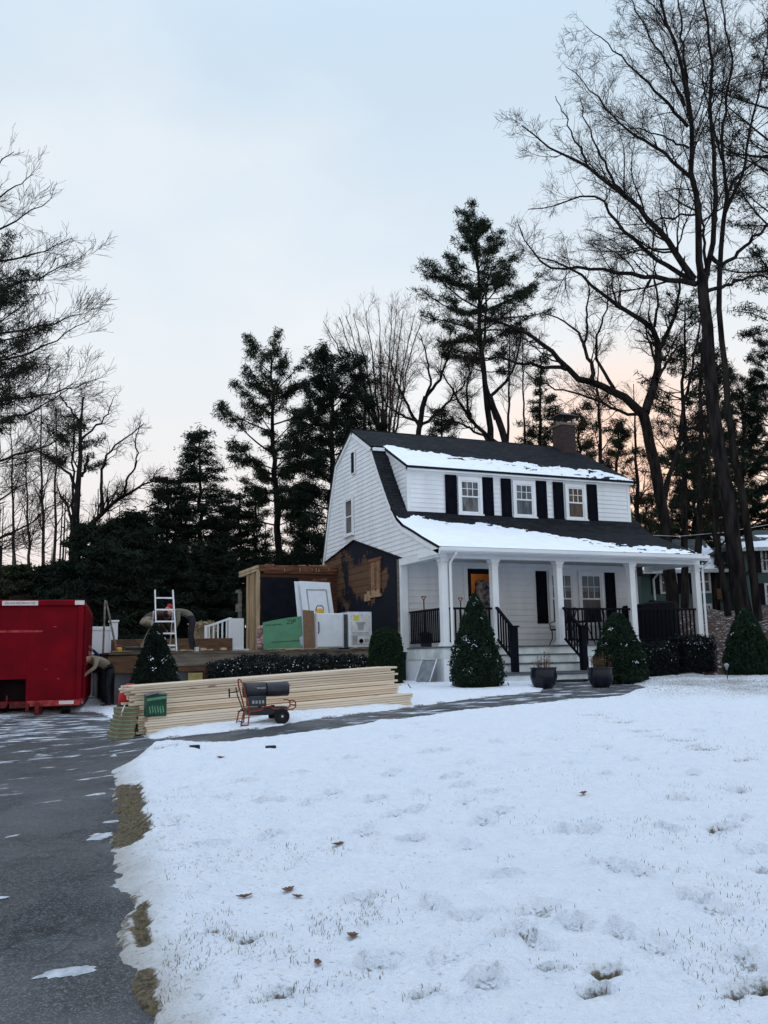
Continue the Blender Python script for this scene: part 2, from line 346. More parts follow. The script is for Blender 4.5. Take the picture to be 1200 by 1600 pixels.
    def _b(s,name,mats,parent,smooth,local,bevel,recalc):
        me=bpy.data.meshes.new(name); me.from_pydata(s.v,[],s.f)
        for m in (mats if isinstance(mats,(list,tuple)) else [mats]): me.materials.append(m)
        me.polygons.foreach_set('material_index',s.m)
        if recalc or bevel:
            bm=bmesh.new(); bm.from_mesh(me)
            bmesh.ops.recalc_face_normals(bm,faces=bm.faces)
            if bevel:
                es=[e for e in bm.edges if len(e.link_faces)==2 and e.calc_face_angle(0)>.6]
                bmesh.ops.bevel(bm,geom=es,offset=bevel,segments=2,affect='EDGES',profile=.5,clamp_overlap=True)
            bm.to_mesh(me); bm.free()
        if smooth:
            me.polygons.foreach_set('use_smooth',[True]*len(me.polygons))
            try: me.set_sharp_from_angle(angle=.7)
            except Exception: pass
        me.update(); return link(name,me,parent,local)
def thing(name,loc,label,cat,group=None,rz=0):
    o=bpy.data.objects.new(name,None); COL.objects.link(o); o.location=tuple(map(float,loc)); o.rotation_euler=(0,0,rz)
    o.empty_display_size=.2; tag(o,label,cat,group); return o
def tag(o,label=None,cat=None,group=None,kind=None):
    if label: o['label']=label
    if cat: o['category']=cat
    if group: o['group']=group
    if kind: o['kind']=kind
    return o
def clone(root,loc,label,rz=None):
    r=root.copy(); COL.objects.link(r); r.location=tuple(map(float,loc)); r['label']=label
    if rz is not None: r.rotation_euler=(0,0,rz)
    for ch in list(root.children):
        c=ch.copy(); COL.objects.link(c); c.parent=r
        for g in list(ch.children):
            d=g.copy(); COL.objects.link(d); d.parent=c
    return r
def text_mesh(name,txt,size,M4,m,parent,extrude=.002,local=False):
    cu=bpy.data.curves.new('t','FONT'); cu.body=txt; cu.size=size; cu.extrude=extrude; cu.align_x='CENTER'; cu.align_y='CENTER'
    o=bpy.data.objects.new('t',cu); COL.objects.link(o)
    dg=bpy.context.evaluated_depsgraph_get(); me=bpy.data.meshes.new_from_object(o.evaluated_get(dg)); bpy.data.objects.remove(o)
    me.transform(M4); me.materials.clear(); me.materials.append(m); return link(name,me,parent,local)
def tmat(origin,xdir,ydir):
    x=Vector(xdir).normalized();y=Vector(ydir).normalized();z=x.cross(y)
    m=Matrix((x,y,z)).transposed().to_4x4(); m.translation=Vector(tuple(map(float,origin))); return m
# ------------------------------------------------------------------ ground outlines (on the ground, in metres)
def G(L_): return [tuple(atG(*q)[:2]) for q in L_]
near=G([(223,1600),(218,1522),(203,1505),(194,1440),(186,1385),(172,1338),(178,1290),(175,1235),(180,1203),(215,1186),(262,1173),(330,1164),(405,1154),(480,1144),(560,1132),(600,1127),(650,1121),(700,1111),(800,1103),(870,1097),(950,1090),(1000,1082)])
far=G([(1004,1073),(960,1066),(905,1064),(872,1066),(850,1081),(750,1091),(685,1099),(600,1112),(560,1117),(480,1127),(405,1139),(300,1149),(232,1156),(205,1147),(185,1128),(140,1112),(60,1118),(0,1122)])
drive=[(-9.75,-26.)]+near+far+[(-13.5,.0),(-16.5,-2.),(-17.,-26.)]
def sdist(x,y,poly):
    P=np.array(poly); Q=np.roll(P,-1,axis=0); d2=np.full(x.shape,1e9); ins=np.zeros(x.shape,bool)
    for (ax,ay),(bx,by) in zip(P,Q):
        ex,ey=bx-ax,by-ay; t=np.clip(((x-ax)*ex+(y-ay)*ey)/(ex*ex+ey*ey+1e-12),0,1)
        d2=np.minimum(d2,(x-ax-t*ex)**2+(y-ay-t*ey)**2)
        c=((ay>y)!=(by>y))&(x<(bx-ax)*(y-ay)/((by-ay)+1e-12)+ax); ins^=c
    d=np.sqrt(d2); return np.where(ins,-d,d)
def axis(lo,hi,dense,step,growth=1.18):
    a=[dense[0]]
    while a[-1]<dense[1]: a.append(a[-1]+step)
    s=step
    while a[-1]<hi: s*=growth; a.append(a[-1]+s)
    s=step
    while a[0]>lo: s*=growth; a.insert(0,a[0]-s)
    return np.array(a)
xs=axis(-500,500,(-10.3,8.5),.036); ys=axis(-300,600,(-17.,.0),.034)
X,Y=np.meshgrid(xs,ys); nx=len(xs)
sd=sdist(X,Y,drive)
wlk=ss(11.2,12.6,(X-CAM[0])*FH[0]+(Y-CAM[1])*FH[1])
edge=sd+(fbm(X,Y,1.7,4,3)-.5)*(.15+.02*wlk)+(fbm(X,Y,9,4,5)-.5)*.13-.07*wlk
# foot prints and bare spots
foot=[(705,1225),(725,1237),(665,1185),(692,1181),(655,1142),(645,1137),(727,1199),(660,1252),(730,1262),(755,1295),(780,1280),(645,1280),(620,1285),(642,1327),(732,1337),(940,1362),(965,1372),(782,1385),(742,1445),(885,1310),(920,1311),(1045,1310),(1080,1420),(1115,1437),(975,1477),(1020,1495),(840,1435),(805,1470),(835,1490),(945,1175),(985,1198),(1065,1260),(1150,1245),(1085,1217),(1160,1292),(1130,1312),(1175,1342),(1165,1515),(945,1220),(775,1170),(820,1187),(895,1200),(770,1247),(467,1217),(490,1267),(570,1317),(585,1262),(425,1320),(520,1250),(545,1190),(620,1160),(690,1150),(610,1218),(560,1420),(680,1430),(590,1530),(700,1520),(760,1560),(900,1460),(1000,1380),(1090,1150),(1120,1120),(870,1160),(300,1240),(340,1260),(380,1230),(270,1300),(330,1330),(420,1260)]
bare=[(972,1136,.16),(925,1122,.12),(948,1129,.08),(1000,1150,.13),(1020,1161,.1),(1062,1166,.12),(1105,1178,.14),(1085,1172,.08),(1165,1197,.1),(1130,1312,.11),(1155,1562,.09),(1190,1556,.07),(840,1440,.07),(850,1532,.05),(870,1538,.05),(952,1540,.06),(930,1572,.06),(665,1577,.055),(805,1473,.05),(1200,1375,.06),(437,1580,.05),(385,1493,.08),(330,1480,.06),(262,1185,.12),(1152,1245,.09),(1063,1260,.06)]
hz=np.zeros_like(X); br=np.zeros_like(X)
rg=np.random.RandomState(5)
for k,(px,py) in enumerate(foot):
    p=atG(px,py); a=rg.uniform(-.5,.5)+.9; ca,sa=math.cos(a),math.sin(a)
    m=(abs(X-p[0])<.6)&(abs(Y-p[1])<.6); dx=X[m]-p[0];dy=Y[m]-p[1]
    u=dx*ca+dy*sa; v=-dx*sa+dy*ca; q=(u/.155)**2+(v/.066)**2+(vn(dx*14+k,dy*14,k)-.5)*.8
    amp=rg.uniform(.018,.036)
    hz[m]+= -amp*(1-ss(.75,1.08,q))+.014*np.exp(-((q-1.5)/.5)**2)
    br[m]=np.maximum(br[m],.36*(1-ss(.3,1.,q)))  # grass tone darkens each print's hollow, painted in for its shade
for k,(px,py,rr) in enumerate(bare):
    p=atG(px,py); m=(abs(X-p[0])<.8)&(abs(Y-p[1])<.8); dx=X[m]-p[0];dy=Y[m]-p[1]
    rr=rr*.72; q=(dx/(rr*1.6))**2+(dy/rr)**2+(fbm(dx+9,dy+k,11,3,k)-.5)*1.9
    br[m]=np.maximum(br[m],1.-ss(.5,1.3,q)); hz[m]-=.04*(1-ss(.4,1.4,q))
# dead grass along the drive edge
gs=[(198,1232),(198,1275),(200,1320),(203,1345),(221,1420),(221,1482),(222,1524),(228,1560),(233,1600)]
for a,b,w0 in ((0,2,.105),(4,5,.030),(6,8,.032)):
    pa=atG(*gs[a]);pb=atG(*gs[b]); ex,ey=pb[0]-pa[0],pb[1]-pa[1]
    t=np.clip(((X-pa[0])*ex+(Y-pa[1])*ey)/(ex*ex+ey*ey),0,1)
    dd=np.hypot(X-pa[0]-t*ex,Y-pa[1]-t*ey)
    br=np.maximum(br,1-ss(w0*.9,w0*1.5,dd+(fbm(X,Y,8,3,31)-.5)*w0*1.7))
dF=(X-CAM[0])*FH[0]+(Y-CAM[1])*FH[1]; dS=(X-CAM[0])*RH[0]+(Y-CAM[1])*RH[1]
thick=.004+.055*ss(0,.40,edge)+(.05-.03*wlk)*np.exp(-((edge-.35)/.3)**2)*(fbm(X,Y,2.5,3,8))
H=gb(X,Y)+thick*ss(-.02,.05,edge)-.07*(1-ss(-.05,.02,edge))
lump=(fbm(X,Y,1.1,4,1)-.5)*.08+(fbm(X,Y,5,4,2)-.5)*.045+(fbm(X,Y,15,3,12)-.5)*.026
rough=ss(2.,-3.5,dS)*ss(12.5,9.,dF)          # trampled snow on the left of the lawn
lump=lump+.10*np.maximum(0,fbm(X,Y,13,3,91)-.58)*ss(14,8,dF)
lump=lump+rough*((fbm(X,Y,3.2,3,41)-.5)*.16+(fbm(X,Y,8,3,43)-.5)*.06)
pile=.11*np.exp(-(((dF-17.6)/.35)**2+((dS-5.4)/.9)**2))+.10*np.exp(-(((dF-11.6)/.45)**2+((dS+3.)/.7)**2))*(.6+fbm(X,Y,4,3,6))
H=H+(lump*.8+hz*1.1+pile)*ss(.0,.25,edge)-.035*br*ss(0,.3,edge)
leafm=ss(23.3,24.6,dF+(fbm(X,Y,.9,3,21)-.5)*1.6)*ss(7.2,8.2,dS)
H=H+leafm*((fbm(X,Y,.8,4,22)-.5)*.9+(fbm(X,Y,4.,3,25)-.5)*.22)
thin=ss(1.,7.,dS)*ss(14.5,18.5,dF)*.42+.18*ss(11,4,dF)*ss(1.5,-2.5,dS)          # snow thins towards the hedge and by the camera
fade=ss(.02,.30,edge)
n_=len(xs)*len(ys); V=np.stack([X.ravel(),Y.ravel(),H.ravel()],1)
ii,jj=np.meshgrid(np.arange(len(ys)-1),np.arange(nx-1),indexing='ij'); a=(ii*nx+jj).ravel()
def groundmat():
    m,nt,b=NT('snowy_ground')
    tc=nd(nt,'ShaderNodeTexCoord')
    def at(n):
        q=nd(nt,'ShaderNodeAttribute'); q.attribute_name=n; return q.outputs['Fac']
    def noise(s,dt=5,rg_=.5):
        q=nd(nt,'ShaderNodeTexNoise'); q.inputs['Scale'].default_value=s; q.inputs['Detail'].default_value=dt; q.inputs['Roughness'].default_value=rg_; L(nt,tc.outputs['Object'],q.inputs['Vector']); return q.outputs['Fac']
    def mth(op,a_,b_,c_=None):
        q=nd(nt,'ShaderNodeMath',operation=op)
        for i,v in enumerate((a_,b_)):
            if isinstance(v,(int,float)): q.inputs[i].default_value=v
            else: L(nt,v,q.inputs[i])
        return q.outputs[0]
    def mr(v,a0,a1,b0=0.,b1=1.):
        q=nd(nt,'ShaderNodeMapRange',clamp=True); L(nt,v,q.inputs[0]); q.inputs[1].default_value=a0;q.inputs[2].default_value=a1;q.inputs[3].default_value=b0;q.inputs[4].default_value=b1; return q.outputs[0]
    def mix(f,a_,b_):
        q=nd(nt,'ShaderNodeMix',data_type='RGBA'); 
        for k,v in (('Factor',f),('A',a_),('B',b_)):
            if isinstance(v,tuple): q.inputs[k].default_value=(*v,1)
            elif isinstance(v,(int,float)): q.inputs[k].default_value=v
            else: L(nt,v,q.inputs[k])
        return q.outputs['Result']
    nf=noise(34,4,.6); ng=noise(7,4)
    grass=mix(mr(nf,.35,.65),(.045,.042,.024),(.20,.155,.095))
    snow=mix(mr(ng,.3,.7),(.82,.875,.955),(.89,.925,.98))
    dirty=mix(at('dirt'),snow,(.50,.49,.47))
    cover=mth('ADD',mth('MULTIPLY',at('bare'),.62),mth('MULTIPLY',mth('SUBTRACT',nf,.5),1.0))  # attribute holds bare ground plus the shade painted into footprints
    c=mix(mr(cover,.16,.40),dirty,grass)
    nl=noise(9.,6,.75); nv=noise(21,3,.6)
    leafc=mix(mr(nv,.38,.62),(.018,.010,.008),(.105,.052,.032))
    leafs=mix(mr(nl,.57,.61),leafc,(.62,.65,.72))
    c=mix(at('leaf'),c,leafs)
    L(nt,c,b.inputs['Base Color']); b.inputs['Roughness'].default_value=.8; b.inputs['Specular IOR Level'].default_value=.25
    bp=nd(nt,'ShaderNodeBump'); bp.inputs['Strength'].default_value=1.; bp.inputs['Distance'].default_value=.042
    L(nt,mth('ADD',mth('MULTIPLY',noise(70,4,.65),.55),mth('MULTIPLY',noise(20,5,.6),1.3)),bp.inputs['Height']); L(nt,bp.outputs[0],b.inputs['Normal'])
    return m
dirt=np.clip((1-ss(.04,.34,edge))*.85*(.4+fbm(X,Y,6,3,77)),0,1)*ss(14,9,dF)+.25*ss(-9.6,-9.,-X*0-9.3)*0
melt=.62*(1-ss(.0,.13,edge))*ss(.45,.6,fbm(X,Y,5,3,88))
bare_print_shade=np.clip(np.maximum(np.maximum(br,melt),thin*(.6+.8*fbm(X,Y,1.3,3,55))+.07*fbm(X,Y,2.,3,56)),0,1)
g=mesh_np('ground',V,[np.stack([a,a+1,a+nx+1,a+nx],1)],groundmat(),smooth=True,attrs={'bare':bare_print_shade.ravel(),'dirt':dirt.ravel(),'leaf':leafm.ravel()})
tag(g,'snow covered lawn with footprints, thin near the hedges and leaf strewn up the slope','lawn',kind='structure')
HG=dict(xs=xs,ys=ys,H=H)
def gh(x,y):
    i=np.clip(np.searchsorted(xs,x)-1,0,len(xs)-2); j=np.clip(np.searchsorted(ys,y)-1,0,len(ys)-2)
    tx=(x-xs[i])/(xs[i+1]-xs[i]); ty=(y-ys[j])/(ys[j+1]-ys[j])
    return (H[j,i]*(1-tx)+H[j,i+1]*tx)*(1-ty)+(H[j+1,i]*(1-tx)+H[j+1,i+1]*tx)*ty
# asphalt: a sheet following the same ground under the snow edge
xa=axis(-18,6,(-12,5),.14,1.4); ya=axis(-30,4,(-17,1),.14,1.4)
XA,YA=np.meshgrid(xa,ya); sa_=sdist(XA,YA,drive)
ZA=gb(XA,YA)-.004+(fbm(XA,YA,.6,2,9)-.5)*.02
ii,jj=np.meshgrid(np.arange(len(ya)-1),np.arange(len(xa)-1),indexing='ij'); a=(ii*len(xa)+jj).ravel()
cx_=sa_[:-1,:-1].ravel(); keep=cx_<.45; a=a[keep]; w=len(xa)
def asphm():
    m,nt,b=NT('worn_asphalt')
    tc=nd(nt,'ShaderNodeTexCoord')
    def noise(s,dt=5,rg_=.5,sc=(1,1,1)):
        mp=nd(nt,'ShaderNodeMapping'); mp.inputs['Scale'].default_value=sc; L(nt,tc.outputs['Object'],mp.inputs[0])
        q=nd(nt,'ShaderNodeTexNoise'); q.inputs['Scale'].default_value=s; q.inputs['Detail'].default_value=dt; q.inputs['Roughness'].default_value=rg_; L(nt,mp.outputs[0],q.inputs['Vector']); return q.outputs['Fac']
    def mr(v,a0,a1,b0=0.,b1=1.):
        q=nd(nt,'ShaderNodeMapRange',clamp=True); L(nt,v,q.inputs[0]); q.inputs[1].default_value=a0;q.inputs[2].default_value=a1;q.inputs[3].default_value=b0;q.inputs[4].default_value=b1; return q.outputs[0]
    def mix(f,a_,b_,bt='MIX'):
        q=nd(nt,'ShaderNodeMix',data_type='RGBA',blend_type=bt)
        for k,v in (('Factor',f),('A',a_),('B',b_)):
            if isinstance(v,tuple): q.inputs[k].default_value=(*v,1)
            elif isinstance(v,(int,float)): q.inputs[k].default_value=v
            else: L(nt,v,q.inputs[k])
        return q.outputs['Result']
    base=mix(mr(noise(.7,5,.62),.42,.58),(.009,.010,.013),(.050,.053,.060)); base=mix(mr(noise(45,3,.7),.35,.65,0,.6),base,(.062,.066,.072))
    vo=nd(nt,'ShaderNodeTexVoronoi'); vo.inputs['Scale'].default_value=120; L(nt,tc.outputs['Object'],vo.inputs['Vector'])
    sp=nd(nt,'ShaderNodeSeparateColor'); L(nt,vo.outputs['Color'],sp.inputs[0])
    base=mix(mr(sp.outputs[0],.62,1.,0,.7),base,(.16,.165,.17))
    vc=nd(nt,'ShaderNodeTexVoronoi',feature='DISTANCE_TO_EDGE'); vc.inputs['Scale'].default_value=.55
    ad=nd(nt,'ShaderNodeVectorMath',operation='ADD'); nz=nd(nt,'ShaderNodeTexNoise'); nz.inputs['Scale'].default_value=2.5; L(nt,tc.outputs['Object'],nz.inputs['Vector'])
    L(nt,tc.outputs['Object'],ad.inputs[0]); L(nt,nz.outputs['Color'],ad.inputs[1]); L(nt,ad.outputs[0],vc.inputs['Vector'])
    base=mix(mr(vc.outputs['Distance'],0,.014,.55,0),base,(.010,.010,.011))
    at=nd(nt,'ShaderNodeAttribute'); at.attribute_name='icy'
    q=nd(nt,'ShaderNodeMath',operation='ADD'); L(nt,noise(3.1,7,.66,(.55,1.3,1)),q.inputs[0]); L(nt,at.outputs['Fac'],q.inputs[1])
    f=mr(q.outputs[0],.66,.76)
    c=mix(f,base,(.60,.63,.68))
    L(nt,c,b.inputs['Base Color'])
    L(nt,mr(noise(1.1,3),.45,.6,.5,.8),b.inputs['Roughness']); b.inputs['Specular IOR Level'].default_value=.22
    bp=nd(nt,'ShaderNodeBump'); bp.inputs['Strength'].default_value=.35; bp.inputs['Distance'].default_value=.008; L(nt,sp.outputs[0],bp.inputs['Height']); L(nt,bp.outputs[0],b.inputs['Normal'])
    return m
dFA=(XA-CAM[0])*FH[0]+(YA-CAM[1])*FH[1]; dSA=(XA-CAM[0])*RH[0]+(YA-CAM[1])*RH[1]
icy=.09*ss(11.,17.,dFA)*ss(-2.6,-3.8,dSA)+.07*ss(7,10,dFA)+.06*ss(-2,0,dSA)*ss(10,12,dFA)
g2=mesh_np('driveway',np.stack([XA.ravel(),YA.ravel(),ZA.ravel()],1),[np.stack([a,a+1,a+w+1,a+w],1)],asphm(),smooth=True,attrs={'icy':icy.ravel()})
tag(g2,'dark worn asphalt driveway and front walk with icy streaks','driveway',kind='structure')
# icy lumps left on the asphalt
V=[];Q=[];k=0
def blob(px,py,rx,ry,h,seed,rot=0.):
    global k
    p=atG(px,py); n=22; m=6; base=len(V)
    for j in range(m):
        for i in range(n):
            t=2*PI*i/n; e=(.45+.85*vn(math.cos(t)*2.6+seed,math.sin(t)*2.6,seed))*(1-j/(m-1)); 
            x=rx*math.cos(t)*e; y=ry*math.sin(t)*e; x,y=x*math.cos(rot)-y*math.sin(rot),x*math.sin(rot)+y*math.cos(rot)
            xx,yy=p[0]+x,p[1]+y
            V.append((xx,yy,float(gb(xx,yy))-.018+.014+h*math.sqrt(j/(m-1))*(.7+.5*float(vn(xx*40,yy*40,3)))))
    for j in range(m-1):
        for i in range(n): Q.append((base+j*n+i,base+j*n+(i+1)%n,base+(j+1)*n+(i+1)%n,base+(j+1)*n+i))
for q in ((88,1519,.11,.05,.014,1,.2),(122,1516,.10,.055,.013,2,.3),(160,1305,.10,.13,.014,3,.4),(150,1309,.08,.06,.012,4,0),(152,1241,.12,.08,.012,5,0),(176,1283,.08,.05,.01,6,0),(190,1382,.06,.05,.01,7,0),(3,1402,.05,.02,.01,8,0),(20,1306,.10,.04,.01,9,.5),(178,1181,.05,.05,.03,10,0)): blob(*q)
s_=mesh_np('snow_patches',V,[np.array(Q)],mat('old_ice',(.52,.55,.60),.5,col2=(.30,.32,.35),scale=14,bump=.6,bscale=60),smooth=True); tag(s_,'small patches of hard snow left on the asphalt','snow patches',kind='stuff')
# ------------------------------------------------------------------ blades of grass through the snow
rg=np.random.RandomState(11)
pts=[]
for px0,px1,py0,py1,n,c in ((250,600,1250,1600,4200,1),(560,1200,1290,1600,4200,1),(880,1200,1080,1300,2600,0),(500,900,1150,1350,900,1)):
    u=rg.uniform(px0,px1,n); v=rg.uniform(py0,py1,n)
    for a_,b_ in zip(u,v): pts.append(tuple(atG(a_,b_)[:2]))
P0=np.array(pts); cl=fbm(P0[:,0],P0[:,1],1.6,3,61)*.6+fbm(P0[:,0],P0[:,1],7,2,62)*.4; P0=P0[cl>np.percentile(cl,74)]
ex=[]
for (px,py,rr) in bare:
    p=atG(px,py); n=int(90*min(1,rr*8)); ex.append(np.stack([p[0]+rg.normal(0,rr*1.1,n),p[1]+rg.normal(0,rr*.7,n)],1))
for a_,b_,w0,n in ((0,2,.10,700),(4,5,.03,130),(6,8,.03,260)):
    pa=atG(*gs[a_]);pb=atG(*gs[b_]); t=rg.rand(n,1); ex.append((1-t)*pa[:2]+t*pb[:2]+rg.normal(0,w0*.65,(n,2)))
P0=np.concatenate([P0]+ex); P0=P0[sdist(P0[:,0],P0[:,1],drive)>.03]
N=len(P0); z0=gh(P0[:,0],P0[:,1])-.008
hh=rg.uniform(.010,.036,N)*rg.uniform(.6,1.3,N); an=rg.uniform(0,2*PI,N); ln=rg.uniform(.1,1.4,N)*hh
B=np.stack([P0[:,0],P0[:,1],z0],1); dx=np.stack([np.cos(an),np.sin(an),0*an],1)
sd_=np.stack([-np.sin(an),np.cos(an),0*an],1)*.0016
tip=B+dx*ln[:,None]; tip[:,2]+=hh; mid=(B+tip)/2; mid[:,2]+=hh*.15
V=np.concatenate([B-sd_,B+sd_,mid+sd_*.8,mid-sd_*.8,tip]); i=np.arange(N)
o=mesh_np('grass',V,[np.stack([i,i+N,i+2*N,i+3*N],1),np.stack([i+3*N,i+2*N,i+4*N],1)],M['grassm']); tag(o,'dry grass blades poking through the snow','grass',kind='stuff')
# fallen oak leaves
def leaf(px,py,s,rz,label):
    p=atG(px,py); zz=float(gh(p[0],p[1])); mb=MB(); pr=[]
    for t in range(24):
        a_=2*PI*t/24; r=s*.88*(.62+.38*abs(math.cos(a_*3.5+.2*math.sin(a_*2+px))))*(.8+.35*math.cos(a_+px*.1)**2)
        x,y=r*math.cos(a_),r*.55*math.sin(a_); pr.append((x*math.cos(rz)-y*math.sin(rz),x*math.sin(rz)+y*math.cos(rz),.012+.25*abs(y)+.15*x*x/s))
    vs=[(0,0,.006)]+pr+[(0,0,.004)]+[(a_,b_,c_-.002) for a_,b_,c_ in pr]
    fs=[(0,1+i_,1+(i_+1)%24) for i_ in range(24)]+[(25,26+(i_+1)%24,26+i_) for i_ in range(24)]+[(1+i_,26+i_,26+(i_+1)%24,1+(i_+1)%24) for i_ in range(24)]
    mb.add([(p[0]+a_,p[1]+b_,zz+c_) for a_,b_,c_ in vs],fs)
    o=mb.build('fallen_leaf',M['leafbrown'],recalc=False); tag(o,label,'leaf','fallen oak leaves on the snow')
leaf(382,1416,.055,.3,'brown oak leaf lying alone left of the curled pair in the near snow')
leaf(450,1407,.065,1.1,'larger curled brown oak leaf of the close pair on the near snow')
leaf(465,1415,.04,2.1,'small dark leaf touching the larger curled oak leaf')
leaf(528,1338,.055,.1,'brown oak leaf farther back above the close pair')
leaf(551,1482,.05,1.5,'thin brown leaf lying edge on in the bottom middle of the snow')
leaf(497,1535,.04,1.2,'dark upright crumpled leaf near the bottom edge of the snow')
leaf(618,1286,.06,.5,'brown leaf in a trampled footprint at mid lawn')
leaf(912,1256,.07,.7,'rusty leaf alone on smooth snow at the right of the lawn')
leaf(842,1440,.075,2.6,'long tan leaf sunk in a melted hollow')
leaf(345,1192,.07,2.0,'dull leaf on the snow bank beside the walk corner')
for px,py,lb in ((304,1182,'small black block poking out of the snow bank near the walk corner'),(423,1176,'small black block in the snow farther along the walk')):
    p=atG(px,py); zz=float(gh(p[0],p[1])); o=MB().box(p[0]-.06,p[0]+.06,p[1]-.03,p[1]+.03,zz-.04,zz+.025).build('edging_block',M['darkmetal'],bevel=.006); tag(o,lb,'block','black blocks in the snow bank')
# ================================================================== THE HOUSE
XG=-.15; ZB=-.92
FP=[(5.24,6.52),(3.75,5.71),(3.65,5.58),(3.12,4.76),(2.61,4.01),(2.29,3.60),(2.07,3.36),(1.69,3.13),(1.11,2.90),(.56,2.67),(-.30,2.34)]
BP=[(5.24,6.52),(6.73,5.71),(7.36,4.37),(7.97,2.76),(8.22,2.35)]
fz=np.array([p[1] for p in FP][::-1]); fy=np.array([p[0] for p in FP][::-1])
bz=np.array([p[1] for p in BP][::-1]); by=np.array([p[0] for p in BP][::-1])
yF=lambda z: float(np.interp(z,fz,fy)); yB=lambda z: float(np.interp(z,bz,by))
house=thing('house',(3.8,4.,ZB),'white clapboard house with steep barn style roof, black shutters and columned front porch','house')
def laps(mb,plane,n,z0,z1,l,r,p=.127,mi=0,lip=.020):
    """clapboards: plane 'x' (runs along y at x=const) or 'y'; n = outward offset sign; l(z), r(z) ends"""
    k=0; z=z0
    while z<z1-1e-4:
        zb=min(z+p,z1); la,ra,lb,rb=l(z),r(z),l(zb),r(zb)
        if ra-la>.01 or rb-lb>.01:
            ra=max(ra,la);rb=max(rb,lb); o0,o1=lip,.004
            def q(u,zz,o): return (plane[1]+n*o,u,zz) if plane[0]=='x' else (u,plane[1]+n*o,zz)
            mb.add([q(la,z,o0),q(ra,z,o0),q(rb,zb,o1),q(lb,zb,o1),q(la,z,0),q(ra,z,0)],[(0,1,2,3),(0,4,5,1)],mi)
        z=zb
    return mb
# --- gable end (left), upper white siding
z_sc=lambda y: 3.20-(5.29-y)*.257 if y<5.29 else 3.20-(y-5.29)*.158
w=MB()
scF=lambda z: 5.29-(3.20-z)/.257; scB=lambda z: 5.29+(3.20-z)/.158
laps(w,('x',XG),-1,3.2+.127*0,6.50,lambda z:yF(z)+.03,lambda z:yB(z)-.03)
laps(w,('x',XG),-1,3.2-.127*7,3.2,lambda z:yF(z)+.03,lambda z:min(scF(z),9),)
laps(w,('x',XG),-1,3.2-.127*6,3.2,lambda z:max(scB(z),yF(z)),lambda z:max(yB(z)-.03,scB(z)))
# proud lower course near the flare (siding overlaps)
w.build('gable_siding',M['siding'],house,recalc=False)
b=MB(); b.prism([(2.12,ZB),(8.2,ZB),(8.2,2.5),(7.97,2.76),(5.24,6.4),(2.4,3.6),(2.12,3.2)],lambda u,v,s:(XG+.005+.12*s,u,v)); 
b.build('gable_wall',M['sheath'],house)
# torn flashing edge along the scar
b=MB(); b.tube([(XG-.03,1.95,2.32),(XG-.035,2.6,2.50),(XG-.03,3.6,2.76),(XG-.035,4.6,3.02),(XG-.03,5.29,3.2)],.018,5); b.tube([(XG-.03,5.29,3.2),(XG-.03,6.6,2.99),(XG-.03,8.0,2.77)],.02,5)
b.build('torn_flashing',M['tar'],house)
# boarded opening in the stripped wall
o=MB().box(XG-.03,XG-.006,3.36,4.02,1.62,2.42).build('blocked_opening',M['frame_brown'],house)
b=MB(); b.box(XG-.045,XG-.006,3.30,3.37,1.5,2.45); b.box(XG-.045,XG-.006,4.0,4.07,1.5,2.45); b.box(XG-.04,XG-.006,3.60,3.72,1.6,2.42); b.box(XG-.05,XG-.006,3.25,4.12,2.42,2.5); b.build('stud',M['brown'],o)
MB().box(XG-.04,XG-.006,3.3,4.3,1.42,1.62).box(XG-.035,XG-.006,4.1,4.5,1.35,1.55).build('exposed_lath',M['ply'],o)
MB().box(XG-.05,XG-.007,2.13,2.165,-.1,2.3).build('torn_corner_strip',M['weather'],house)
# small gable end over the porch side
b=MB(); b.box(XG-.012,.10,-.12,2.12,2.12,2.31); b.build('side_beam',M['trim'],house,bevel=.008)
# gable window and vent
def window(Xc0,Xc1,z0,z1,Yp,parent,warm=None,plane='y',shade=0,name='window',muntin=True):
    """sash window in a wall facing -y (plane y) or -x"""
    T=(lambda u,o,z:(u,Yp-o,z)) if plane=='y' else (lambda u,o,z:(Yp-o,u,z))
    def bx(mb,u0,u1,o0,o1,za,zb,mi=0):
        p,q=T(u0,o0,za),T(u1,o1,zb); mb.box(min(p[0],q[0]),max(p[0],q[0]),min(p[1],q[1]),max(p[1],q[1]),za,zb,mi)
    root=MB(); t=.085
    bx(root,Xc0-t,Xc0,.002,.055,z0-.03,z1+.1); bx(root,Xc1,Xc1+t,.002,.055,z0-.03,z1+.1); bx(root,Xc0,Xc1,.002,.055,z1,z1+.1)
    bx(root,Xc0-t-.03,Xc1+t+.03,.002,.085,z0-.075,z0-.03)
    fr=root.build(name,M['trim'],parent,bevel=.004)
    s=MB(); zm=(z0+z1)/2; q=.038
    for (za,zb,o) in ((zm-.015,z1,.038),(z0,zm+.02,.024)):
        bx(s,Xc0,Xc0+q,.004,o,za,zb); bx(s,Xc1-q,Xc1,.004,o,za,zb); bx(s,Xc0+q,Xc1-q,.004,o,za,za+q); bx(s,Xc0+q,Xc1-q,.004,o-.001,zb-q,zb)
    bx(s,Xc0,Xc1,.002,.020,z0-.03,z0)
    s.build('sash',M['trim'],fr)
    if muntin:
        s=MB(); 
        for k in (1,2):
            u=Xc0+q+(Xc1-Xc0-2*q)*k/3; bx(s,u-.008,u+.008,.015,.030,zm+.02,z1-q)
        zc=(zm+z1)/2; bx(s,Xc0+q,Xc1-q,.016,.029,zc-.008,zc+.008)
        s.build('muntin',M['trim'],fr)
    s=MB(); bx(s,Xc0,Xc1,.001,.014,z0,z1); s.build('pane',M['glass'] if not shade else M[shade],fr)
    return fr
window(5.32,5.88,3.42,4.46,XG-.018,house,plane='x',muntin=False,shade=0)
